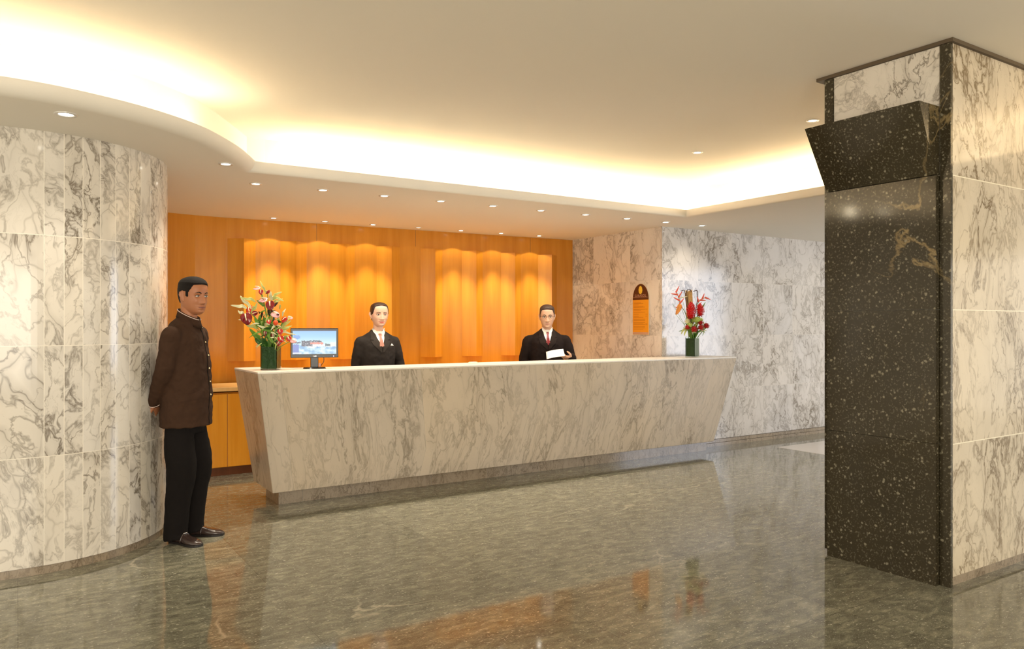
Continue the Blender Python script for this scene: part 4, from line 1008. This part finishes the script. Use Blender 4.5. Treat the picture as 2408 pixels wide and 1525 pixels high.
rows = [[((.036*(1 if k % 2 else .86))*q*math.cos(2*PI*k/32), (.052*(1 if k % 2 else .88))*q*math.sin(2*PI*k/32)) for k in range(32)] for q in (1, .6)]
V0 = [bm.verts.new((x, -.0112, .535+z)) for x, z in rows[0]]; V1 = [bm.verts.new((x, -.0135, .535+z)) for x, z in rows[1]]; cV = bm.verts.new((0, -.0145, .535))
for k in range(32): bm.faces.new((V0[k], V0[(k+1) % 32], V1[(k+1) % 32], V1[k])); bm.faces.new((V1[k], V1[(k+1) % 32], cV))
obj('sunflower_emblem', bm, sye, sg, True)
text_mesh('header_lettering', 'GIRASOL', .042, sli, sg, (0, -.0112, .467), (PI/2, 0, 0), spacing=1.25)
bm = bmesh.new(); z = .385; rnd = random.Random(3)
while z > .055:
    L_ = rnd.choice((.09, .13, .17, .20)); box(bm, -.122, -.122+L_, -.0106, -.0099, z-.0022, z+.0022)
    if rnd.random() < .4: box(bm, .085, .120, -.0106, -.0099, z-.0018, z+.0018)
    z -= rnd.choice((.012, .016, .024))
obj('menu_print', bm, sdk, sg)
obj('footer_strip', plate(.134, .010, .030, 0, .010, .0108), simple('board_foot', (0.62, 0.36, 0.25), 0.4), sg)

# ------------------------------------------------------------------ flowers
glass = simple('vase_glass', (0.90, 0.97, 0.93), 0.03, trans=1.0); glass.node_tree.nodes['Principled BSDF'].inputs['IOR'].default_value = 1.12
M['lining'] = simple('leaf_lining', (0.018, 0.055, 0.010), 0.35, bump=0.6, bscale=30, var=0.5)
M['leaf_pale'] = simple('leaf_pale', (0.62, 0.66, 0.22), 0.45, var=0.25, bscale=14)
M['leaf_green'] = simple('leaf_green', (0.14, 0.30, 0.03), 0.4, var=0.4, bscale=20)
M['leaf_deep'] = simple('leaf_deep', (0.03, 0.11, 0.015), 0.35, var=0.4, bscale=20)
M['leaf_cream'] = simple('leaf_cream', (0.82, 0.80, 0.50), 0.45, var=0.12, bscale=20)
M['red_deep'] = simple('spathe_dark_red', (0.22, 0.006, 0.010), 0.13, coat=0.8, bump=0.12, bscale=90)
M['red_mid'] = simple('spathe_red', (0.52, 0.018, 0.015), 0.13, coat=0.8, bump=0.12, bscale=90)
M['pink'] = simple('spathe_pink', (0.80, 0.42, 0.44), 0.13, coat=0.8, bump=0.12, bscale=90, var=0.25)
M['spadix'] = simple('spadix', (0.85, 0.68, 0.42), 0.5, bump=0.3, bscale=200)
M['coral'] = simple('bract_coral', (0.80, 0.12, 0.07), 0.35, var=0.2, bscale=20)
M['orange'] = simple('bract_orange', (0.85, 0.30, 0.05), 0.35, var=0.3, bscale=12)
M['ginger'] = simple('ginger_red', (0.70, 0.018, 0.020), 0.3, var=0.35, bscale=30)
M['rose'] = simple('rose_red', (0.50, 0.015, 0.015), 0.4, var=0.3, bscale=40)
M['hydr'] = simple('hydrangea_green', (0.58, 0.72, 0.20), 0.5, var=0.2, bscale=60)
M['reed'] = simple('reed_tan', (0.58, 0.36, 0.13), 0.6, var=0.35, bscale=60)
M['twig'] = simple('twig_dark', (0.05, 0.02, 0.012), 0.6)

def vase(x, y, rz, wd, h, label):
    t = thing('glass_vase', label, 'vase', (x, y, 1.11), rz)
    def sq(b_, w0, z0, z1): return prism([(-w0, -w0), (w0, -w0), (w0, w0), (-w0, w0)], z0, z1, bm=b_)
    # hollow glass
    bm = bmesh.new(); a = wd/2; i_ = a-.005
    o_ = [[bm.verts.new((sx*q, sy*q, z)) for sx, sy in ((-1, -1), (1, -1), (1, 1), (-1, 1))] for q, z in ((a, 0), (a, h), (i_, h), (i_, .008))]
    for r0, r1 in zip(o_, o_[1:]):
        for k in range(4): bm.faces.new((r0[k], r0[(k+1) % 4], r1[(k+1) % 4], r1[k]))
    bm.faces.new(o_[0][::-1]); bm.faces.new(o_[-1]); g = obj('glass', bm, glass, t)
    bm = bmesh.new(); i2 = a-.0054
    o_ = [[bm.verts.new((sx*q, sy*q, z)) for sx, sy in ((-1, -1), (1, -1), (1, 1), (-1, 1))] for q, z in ((i2, .010), (i2, h-.012), (i2-.002, h-.012), (i2-.002, .012))]
    for r0, r1 in zip(o_, o_[1:]):
        for k in range(4): bm.faces.new((r0[k], r0[(k+1) % 4], r1[(k+1) % 4], r1[k]))
    bm.faces.new(o_[0][::-1]); bm.faces.new(o_[-1]); obj('leaf_lining', bm, M['lining'], t)
    return t
RV = Vector((.8396, -.5432, 0)); TC = Vector((-.5432, -.8396, 0)); UPV = Vector((0, 0, 1))
class Arr:   # local frame of one arrangement: dx to the viewer's right, dz up, dy towards the viewer
    def __init__(s, x, y): s.o = Vector((x, y, 1.11))
    def P(s, dx, dz, dy=0): return s.o+RV*dx+UPV*dz+TC*dy
def blade(name, pts, wmax, mat, nrm, label, group, fold=.25, cat='leaf', wprof=None):
    P = catmull(pts, 5); n_ = len(P); bm = bmesh.new(); G = []
    for i, p in enumerate(P):
        t = i/(n_-1); d = (P[min(i+1, n_-1)]-P[max(i-1, 0)]).normalized(); s_ = d.cross(Vector(nrm)).normalized(); nn = s_.cross(d)
        w_ = wmax*(wprof(t) if wprof else max(.05, math.sin(PI*min(1, t*.93+.07))**.7))
        G.append([bm.verts.new(p+s_*w_*q+nn*abs(q)*w_*fold) for q in (-1, -.5, 0, .5, 1)])
    grid_faces(bm, G); o = obj(name, bm, mat, None, True); m_ = o.modifiers.new('t', 'SOLIDIFY'); m_.thickness = .0012
    return tag(o, label, cat, group)
def stem_mesh(A, top, mat, parent, r=.0032, base=None, lean=(0, 0, -.05)):
    b = base or A.P(random.uniform(-.03, .03), .03, random.uniform(-.02, .02))
    bm = bmesh.new(); tube(bm, catmull([b, b.lerp(top, .45)+Vector((0, 0, .02)), top], 6), r, 8); return obj('stem', bm, mat, parent, True)
def anthurium(A, dx, dz, dy, size, face, up, mat, label, group, spm=None, spl=.9):
    """heart-shaped glossy spathe, pencil-like spadix, stem"""
    c = A.P(dx, dz, dy); t = thing('anthurium', label, 'flower', c, 0, group)
    n_ = (RV*face[0]+UPV*face[2]+TC*face[1]).normalized(); u_ = (RV*up[0]+UPV*up[2]+TC*up[1]); u_ = (u_-n_*u_.dot(n_)).normalized(); s_ = u_.cross(n_)
    bm = bmesh.new(); rings = []; K = 40
    def heart(a):   # a=0 at the tip
        return (1.05-.28*math.cos(a)**2*(a > PI/2 and a < 3*PI/2)) * (1+.22*max(0, math.cos(a))**6) * (1-.42*math.exp(-((a-PI)/.22)**2))
    for q in (.12, .35, .6, .82, 1.0):
        row = []
        for k in range(K):
            a = 2*PI*k/K; r = size*heart(a)*q; lx = r*math.sin(a)*.86; ly = r*math.cos(a)+size*.15*q
            dome = .16*size*(1-q*q) - .05*size*math.sin(3*a)*q
            row.append(bm.verts.new(u_*ly+s_*lx-n_*(.10*size-dome)))
        rings.append(row)
    cv = bm.verts.new(n_*.06*size)
    for k in range(K): bm.faces.new((cv, rings[0][k], rings[0][(k+1) % K]))
    for i in range(len(rings)-1):
        for k in range(K): bm.faces.new((rings[i][k], rings[i+1][k], rings[i+1][(k+1) % K], rings[i][(k+1) % K]))
    o = obj('spathe', bm, mat, t, True); m_ = o.modifiers.new('t', 'SOLIDIFY'); m_.thickness = .0016
    bm = bmesh.new(); st = -u_*size*.35
    P = catmull([st, st+n_*.35*size+u_*.35*size, st+n_*.5*size+u_*spl*1.15*size], 5); tube(bm, P, [.0055*(size/.04)**.5*(1-.35*i/(len(P)-1)) for i in range(len(P))], 10)
    obj('spadix', bm, spm or M['spadix'], t, True)
    bm = bmesh.new(); base = A.P(dx*.12, .05, dy*.2)-c; tube(bm, catmull([base, Vector((base.x*.72, base.y*.72, base.z*.38)), st*.9-n_*.01], 6), .0030, 8); obj('stem', bm, M['leaf_green'], t, True)
    return t

A1 = Arr(1.735, 6.305)
vase(1.735, 6.305, math.radians(-31), .130, .200, 'square glass vase lined with dark green leaves at the left end of the desk')
k1 = .00348
def q1(px, py): return ((px-634)*k1, (867-py)*k1)
G1 = 'anthuriums in the left vase'
for px, py, dy, s, face, up, mt, lb in (
    (581, 742, .06, .043, (.15, 1, .1), (.3, .1, -1), 'red_deep', 'large dark red anthurium hanging at the far left of the left arrangement'),
    (582, 727, -.01, .030, (-.2, .8, .5), (-.2, .1, 1), 'red_mid', 'red anthurium tucked behind the large dark red one at far left'),
    (597, 735, .03, .020, (.5, .7, .3), (1, 0, .4), 'red_deep', 'small dark red anthurium just right of the large leftmost one'),
    (604, 675, .0, .027, (-.1, .45, .9), (-1, .2, .25), 'pink', 'pale pink anthurium at the very top of the left arrangement'),
    (613, 683, .03, .018, (.1, 1, .1), (.1, 0, -1), 'red_mid', 'small rose red anthurium right under the topmost pale one'),
    (622, 684, -.03, .022, (-.4, .5, .5), (1, 0, -.5), 'red_deep', 'narrow dark red anthurium edge on near the top of the left vase'),
    (620, 702, .01, .034, (-.1, .6, .9), (-1, .3, .2), 'pink', 'pale spathe standing in for the white sheen on the upper middle dark red anthurium'),  # glossy sheen of the dark red flower, drawn as a pale spathe
    (636, 712, .05, .034, (.15, 1, .3), (.2, .2, -1), 'red_deep', 'dark red anthurium in the upper middle below the pale sheen'),
    (634, 725, .0, .018, (-.2, 1, .1), (-.5, 0, -1), 'red_deep', 'little dark red anthurium under the upper middle dark one'),
    (646, 735, .05, .032, (.2, .7, .7), (.8, .3, -.6), 'pink', 'pink anthurium with dark rim leaning right above the middle of the left vase'),
    (669, 747, .03, .024, (-.2, .8, .4), (-.5, .1, -1), 'red_mid', 'red anthurium at the upper right of the left arrangement'),
    (677, 744, .0, .018, (.4, .6, .6), (1, 0, .1), 'pink', 'small pale anthurium at the upper right edge of the left arrangement'),
    (634, 753, .06, .018, (0, 1, .5), (.2, 0, -1), 'red_mid', 'small red anthurium low in the centre of the left arrangement'),
    (661, 775, .07, .021, (.1, 1, .3), (.3, 0, -1), 'red_mid', 'red anthurium above the pair hanging near the monitor'),
    (663, 792, .08, .024, (.1, 1, .1), (.5, 0, -1), 'red_mid', 'red anthurium hanging low at the right rim of the left vase'),
    (657, 803, .06, .018, (-.1, 1, 0), (-.2, 0, -1), 'red_deep', 'dark red anthurium touching the right rim of the left vase'),
    (681, 792, .07, .020, (.1, 1, .1), (.6, 0, -1), 'red_mid', 'red anthurium just left of the monitor edge'),
    (691, 797, .08, .024, (-.1, .8, .6), (1, .2, -.6), 'pink', 'pale pink anthurium overlapping the lower left corner of the monitor'),
    (623, 780, .04, .018, (-.1, 1, 0), (0, 0, -1), 'red_deep', 'dark anthurium deep in the leaves above the left vase'),
    (641, 786, .03, .019, (.1, 1, 0), (.2, 0, -1), 'red_deep', 'dark anthurium deep in the leaves above the right half of the left vase')):
    dx, dz = q1(px, py); anthurium(A1, dx, dz, dy, s*1.18, face, up, M[mt], lb, G1)
dx, dz = q1(652, 757); t = thing('protea_bud', 'round orange red bud in the middle of the left arrangement', 'flower', A1.P(dx, dz, .08))
bm = bmesh.new(); rnd = random.Random(5)
rings_loft(bm, [(-.022, 0, 0, .006, .006), (-.012, 0, 0, .017, .017), (.0, 0, 0, .021, .021), (.012, 0, 0, .018, .018), (.022, 0, 0, .008, .008)], 16); obj('bud', bm, simple('bud_orange_red', (0.80, 0.09, 0.015), 0.4, bump=.5, bscale=120), t, True)
bm = bmesh.new(); tube(bm, [A1.P(.01, .05, .01)-A1.P(dx, dz, .08), Vector((0, 0, -.02))], .003, 8); obj('stem', bm, M['leaf_green'], t, True)
LG = 'long pointed leaves in the left vase'
def leaf1(tip, mid, base, w_, mat, lb, dy=(0, .02, .05)):
    pts = [A1.P(*q1(*base), dy[0]), A1.P(*q1(*mid), dy[1]), A1.P(*q1(*tip), dy[2])]
    pts.insert(1, pts[0].lerp(pts[1], .5)+Vector((0, 0, .012)))
    return blade('lance_leaf', pts, w_*1.25, M[mat], TC, lb, LG)
for tip, mid, base, w_, mt, lb in (
    ((543, 716), (562, 719), (577, 724), .011, 'leaf_cream', 'cream pointed leaf reaching farthest left in the left arrangement'),
    ((565, 694), (573, 706), (588, 724), .011, 'leaf_cream', 'cream leaf with upturned tip at the upper left of the left arrangement'),
    ((566, 698), (582, 702), (597, 708), .010, 'leaf_pale', 'yellow green leaf lying flat at the upper left of the left arrangement'),
    ((559, 728), (565, 734), (571, 738), .009, 'leaf_cream', 'short cream leaf left of the large dark red anthurium'),
    ((562, 750), (570, 750), (580, 752), .006, 'leaf_cream', 'thin pale leaf below the large dark red anthurium'),
    ((578, 760), (587, 765), (602, 772), .011, 'leaf_pale', 'pale leaf low on the left side of the left arrangement'),
    ((611, 659), (617, 672), (622, 688), .007, 'leaf_pale', 'yellow green leaf spiking above the topmost anthurium'),
    ((638, 684), (636, 694), (636, 705), .013, 'leaf_cream', 'broad pale leaf upright beside the topmost flowers'),
    ((662, 685), (650, 690), (638, 703), .009, 'leaf_pale', 'yellow green leaf pointing right near the top of the left arrangement'),
    ((668, 707), (655, 701), (640, 703), .009, 'leaf_pale', 'yellow green leaf arching right below the topmost flowers'),
    ((664, 700), (652, 707), (640, 712), .007, 'leaf_pale', 'slim yellow green leaf behind the upper dark anthurium'),
    ((671, 724), (666, 732), (661, 742), .007, 'leaf_cream', 'upright cream leaf at the upper right of the left arrangement'),
    ((606, 710), (600, 722), (588, 735), .011, 'leaf_pale', 'bright leaf rising behind the large dark red anthurium'),
    ((686, 752), (672, 760), (656, 775), .009, 'leaf_pale', 'yellow green leaf sweeping up towards the monitor'),
    ((684, 742), (670, 755), (656, 770), .009, 'leaf_pale', 'topmost of the yellow green leaves fanned above the monitor edge'),
    ((686, 764), (673, 768), (656, 778), .008, 'leaf_pale', 'lower leaf of the fan beside the monitor'),
    ((698, 785), (680, 782), (655, 782), .006, 'leaf_cream', 'thin cream leaf crossing the monitor top left corner'),
    ((676, 775), (664, 777), (652, 784), .006, 'leaf_cream', 'thin cream leaf above the low red anthuriums'),
    ((600, 745), (606, 760), (616, 775), .015, 'leaf_green', 'broad green leaf left of the centre of the left arrangement'),
    ((612, 738), (610, 752), (618, 770), .013, 'leaf_green', 'green leaf standing upright left of the centre'),
    ((590, 770), (600, 785), (616, 815), .017, 'leaf_green', 'large green leaf curving down over the left rim of the left vase'),
    ((598, 792), (606, 800), (620, 818), .015, 'leaf_deep', 'dark green leaf over the left rim of the left vase'),
    ((638, 798), (630, 785), (622, 770), .012, 'leaf_green', 'green leaf hanging down in front of the vase stems'),
    ((628, 742), (628, 756), (630, 772), .014, 'leaf_pale', 'pale leaf in the centre of the left arrangement'),
    ((640, 760), (634, 770), (630, 786), .014, 'leaf_green', 'green leaf right of the centre of the left arrangement'),
    ((655, 770), (648, 782), (640, 800), .014, 'leaf_deep', 'dark green leaf above the right rim of the left vase'),
    ((645, 740), (642, 756), (636, 775), .012, 'leaf_deep', 'dark green leaf behind the round orange bud'),
    ((618, 790), (622, 800), (628, 822), .016, 'leaf_deep', 'dark leaf at the mouth of the left vase, left half'),
    ((650, 795), (645, 806), (640, 824), .016, 'leaf_deep', 'dark leaf at the mouth of the left vase, right half'),
    ((606, 762), (618, 768), (634, 780), .009, 'leaf_cream', 'pale leaf crossing the middle of the left arrangement')):
    leaf1(tip, mid, base, w_, mt, lb, dy=(.0, .03, random.uniform(.02, .07)))

def filler(A, name, label, n_, cx, cz, sx, sz, mats, seed, Lr=(.05, .11)):
    """loose small greenery nobody could count"""
    rnd = random.Random(seed); bm = bmesh.new()
    for i in range(n_):
        a = rnd.gauss(0, .75); g_ = lambda q: max(-1.5, min(1.5, rnd.gauss(0, 1)))*q; c = A.P(cx+g_(sx), cz+g_(sz), rnd.uniform(-.05, .06))
        d = (RV*math.sin(a)+UPV*math.cos(a)*rnd.choice((1, 1, .5, -.2))+TC*rnd.uniform(-.6, .9)).normalized(); L_ = rnd.uniform(*Lr); w_ = L_*rnd.uniform(.07, .14)
        s_ = d.cross(TC+UPV*.3*rnd.uniform(-1, 1)).normalized(); nn = s_.cross(d); rows = []; mi = rnd.randrange(len(mats))
        for k in range(5):
            t = k/4; p = c+d*L_*t-UPV*L_*.35*t*t; ww = w_*math.sin(PI*(.12+.86*t)); rows.append([bm.verts.new(p-s_*ww+nn*ww*.4), bm.verts.new(p), bm.verts.new(p+s_*ww+nn*ww*.4)])
        nf = len(bm.faces); grid_faces(bm, rows); bm.faces.ensure_lookup_table()
        for f in bm.faces[nf:]: f.material_index = mi
    o = obj(name, bm, None, None, True, mats=mats); tag(o, label, 'foliage'); o['kind'] = 'stuff'; m_ = o.modifiers.new('t', 'SOLIDIFY'); m_.thickness = .0008
filler(A1, 'filler_foliage', 'loose small green and cream foliage filling the left vase bouquet', 90, .0, .30, .055, .055, [M['leaf_green'], M['leaf_pale'], M['leaf_cream'], M['leaf_deep']], 4)
filler(A1, 'filler_foliage', 'sparse small foliage in the upper part of the left bouquet', 26, -.03, .44, .06, .05, [M['leaf_green'], M['leaf_pale'], M['twig']], 8)
# right arrangement
k2 = .00482
A2 = Arr(6.50, 6.235)
vase(6.50, 6.235, math.radians(17.5), .116, .225, 'square glass vase lined with dark green leaves at the right end of the desk')
def q2(px, py): return ((px-1612)*k2, (838-py)*k2)
def petals(bm, rx, rz, n_, size, rnd, droop=.5):
    for i in range(n_):
        z = 1-2*(i+.5)/n_; a = i*2.39996; r = math.sqrt(max(0, 1-z*z))
        nrm = Vector((r*math.cos(a), r*math.sin(a), z)); p = Vector((nrm.x*rx, nrm.y*rx, nrm.z*rz))
        upd = Vector((0, 0, 1)); t = (upd-nrm*nrm.z); t = t.normalized() if t.length > .05 else Vector((1, 0, 0)); s_ = t.cross(nrm)
        d = (nrm*.55+t*.8).normalized(); L_ = size*rnd.uniform(.8, 1.2)
        v = [p-s_*L_*.38-nrm*L_*.2, p+s_*L_*.38-nrm*L_*.2, p+d*L_*.7+s_*L_*.32, p+d*L_*1.1+nrm*.1*L_, p+d*L_*.7-s_*L_*.32]
        v = [bm.verts.new(q) for q in v]; c = bm.verts.new(p+d*L_*.5+nrm*L_*.28)
        for k in range(5): bm.faces.new((v[k], v[(k+1) % 5], c))
def flower_head(name, px, py, dy, rx, rz, mat, n_, size, label, cat, group, core, stemto=.2):
    dx, dz = q2(px, py); c = A2.P(dx, dz, dy); t = thing(name, label, cat, c, 0, group); rnd = random.Random(int(px*7+py))
    bm = bmesh.new(); rings_loft(bm, [(-rz*.9, 0, 0, rx*.3, rx*.3), (-rz*.5, 0, 0, rx*.8, rx*.8), (0, 0, 0, rx*.92, rx*.92), (rz*.5, 0, 0, rx*.75, rx*.75), (rz*.92, 0, 0, rx*.25, rx*.25)], 14); petals(bm, rx*.9, rz*.9, n_, size, rnd)
    obj('petals', bm, M[mat], t, False)
    bm = bmesh.new(); b0 = A2.P(dx*.25, stemto, dy*.3)-c; tube(bm, [b0, b0*.4, Vector((0, 0, -rz*.7))], .004, 8); obj('stem', bm, M['leaf_green'], t, True)
    return t
flower_head('red_ginger', 1606, 728, .06, .040, .092, 'ginger', 110, .026, 'tall red ginger torch in the middle of the right arrangement', 'flower', 'red ginger in the right vase', 'ginger')
flower_head('red_ginger', 1629, 727, .03, .034, .068, 'ginger', 90, .024, 'shorter red ginger torch to the right of the tall one', 'flower', 'red ginger in the right vase', 'ginger')
for px, py, dy, r, lb in ((1597, 768, .07, .022, 'red rose at the lower left of the right arrangement'), (1612, 773, .09, .028, 'red rose just above the rim of the right vase'), (1628, 769, .08, .026, 'red rose right of the one above the rim of the right vase'),
                          (1643, 765, .04, .027, 'red rose farthest right in the right arrangement'), (1628, 757, .06, .026, 'deep red rose below the green flower head')):
    flower_head('red_rose', px, py, dy, r, r*.85, 'rose', 40, r*.75, lb, 'flower', 'red roses in the right vase', 'rose')
flower_head('green_hydrangea', 1622, 751, .03, .062, .030, 'hydr', 120, .018, 'yellow green round flower head between ginger and roses', 'flower', None, 'hydr')
flower_head('green_hydrangea', 1603, 763, .06, .030, .022, 'hydr', 60, .014, 'small pale green flower cluster left of the red roses', 'flower', None, 'hydr')
flower_head('pale_lily', 1599, 755, .03, .026, .022, 'leaf_cream', 30, .022, 'small cream flower at the left of the right arrangement', 'flower', None, 'leaf_cream')
def heliconia(pts, label, side0=1, mat='coral', n_=7, L_=.07):
    P = catmull([A2.P(*q2(px, py), dy) for px, py, dy in pts], 8); c = P[-1]; t = thing('heliconia', label, 'flower', P[0], 0, 'heliconias in the right vase'); o_ = P[0]
    bm = bmesh.new(); tube(bm, [p-o_ for p in P], .0035, 8); obj('stem', bm, M['leaf_green'], t, True)
    m_ = len(P)
    for i in range(n_):
        k = int(m_*.45+(m_-1-m_*.45)*i/(n_-1)); p = P[min(k, m_-1)]; d = (P[min(k+1, m_-1)]-P[max(k-1, 0)]).normalized(); sd = d.cross(TC).normalized()*(side0 if i % 2 else -side0)
        q = [p-o_, p+d*.02+sd*L_*.45-o_, p+d*.045+sd*L_*1.0-o_]; bm = bmesh.new(); PP = catmull(q, 4); n2 = len(PP)
        etube(bm, PP, [.010*(1-j/(n2-1))**.6+.0012 for j in range(n2)], [.0065*(1-j/(n2-1))**.6+.001 for j in range(n2)], d, 8); obj('bract', bm, M[mat], t, True)
    return t
heliconia([(1604, 800, .0), (1596, 740, .02), (1582, 715, .04), (1578, 698, .04), (1571, 684, .05)], 'coral heliconia leaning left in the right arrangement', 1, 'coral', 6, .062)
heliconia([(1616, 800, .0), (1624, 740, .0), (1624, 712, .02), (1630, 702, .03), (1640, 697, .05)], 'coral heliconia pointing right in the right arrangement', -1, 'coral', 5, .045)
dx, dz = q2(1575, 722); blade('heliconia_bract', [A2.P(*q2(1580, 712), .05), A2.P(*q2(1577, 722), .06), A2.P(*q2(1570, 738), .06)], .028, M['orange'], TC, 'orange and green bract hanging at the left of the right arrangement', None, fold=.5, cat='flower')
rnd = random.Random(11)
for i in range(7):
    x0 = 1598+i*2.3; t_ = tag(obj('dry_reed', tube(bmesh.new(), [A2.P(*q2(1608+(i-3)*1.1, 790), -.01), A2.P(*q2(x0+2, 735), -.02), A2.P(*q2(x0, 680+rnd.uniform(-2, 3)), -.03)], .0058, 8), M['reed'], None, True), 'straight tan reed standing behind the red ginger in the right vase', 'reed', 'tan reeds in the right vase')
for pts, lb in (([(1606, 760), (1597, 705), (1595, 686), (1592, 679), (1586, 681)], 'dark curled twig hooking left above the right arrangement'), ([(1614, 760), (1624, 705), (1625, 690), (1623, 680), (1615, 682)], 'dark curled twig hooking left beside the reeds on the right'),
                ([(1610, 760), (1600, 700), (1600, 680), (1606, 677), (1610, 683)], 'dark curled twig closest to the tan reeds')):
    P = catmull([A2.P(*q2(a, b), -.01) for a, b in pts], 6); tag(obj('curly_twig', tube(bmesh.new(), P, .0042, 8), M['twig'], None, True), lb, 'twig', 'curly twigs in the right vase')
for a, b in (((1564, 712), (1600, 775)), ((1570, 735), (1602, 775)), ((1588, 705), (1605, 770)), ((1584, 720), (1604, 772)), ((1642, 708), (1616, 770)), ((1636, 716), (1614, 772))):
    P = catmull([A2.P(*q2(b[0]*.6+1611*.4, 800), 0), A2.P(*q2(*b), .01), A2.P(*q2((a[0]+b[0])/2, (a[1]+b[1])/2-1), .01), A2.P(*q2(*a), .02)], 6)
    tag(obj('grass_stalk', tube(bmesh.new(), P, .0017, 6), M['leaf_green'], None, True), 'thin bare stalk fanning out of the right vase', 'stalk', 'thin stalks in the right vase')
for tip, mid, base, w_, mt, lb in (((1583, 784), (1588, 774), (1600, 768), .010, 'leaf_pale', 'pale leaf drooping at the lower left of the right arrangement'), ((1590, 788), (1593, 778), (1602, 770), .010, 'leaf_pale', 'pale leaf drooping beside the left edge of the right vase'),
                                   ((1598, 694), (1590, 696), (1580, 698), .006, 'leaf_cream', 'thin cream leaf lying across the upper left of the right arrangement'), ((1612, 765), (1615, 775), (1612, 795), .014, 'leaf_deep', 'dark leaf at the mouth of the right vase'),
                                   ((1622, 770), (1620, 780), (1616, 796), .014, 'leaf_deep', 'dark leaf at the right side of the mouth of the right vase'), ((1640, 780), (1632, 776), (1622, 778), .008, 'leaf_green', 'green leaf under the rightmost rose'),
                                   ((1640, 708), (1633, 722), (1622, 745), .007, 'leaf_green', 'narrow green leaf at the right of the ginger torches')):
    pts = [A2.P(*q2(*base), .0), A2.P(*q2(*mid), .04), A2.P(*q2(*tip), .05)]
    blade('lance_leaf', pts, w_, M[mt], TC, lb, 'leaves in the right vase')
filler(A2, 'filler_foliage', 'loose small green foliage around the roses in the right vase', 80, .02, .32, .075, .03, [M['leaf_green'], M['leaf_pale'], M['leaf_cream']], 5, (.04, .08))
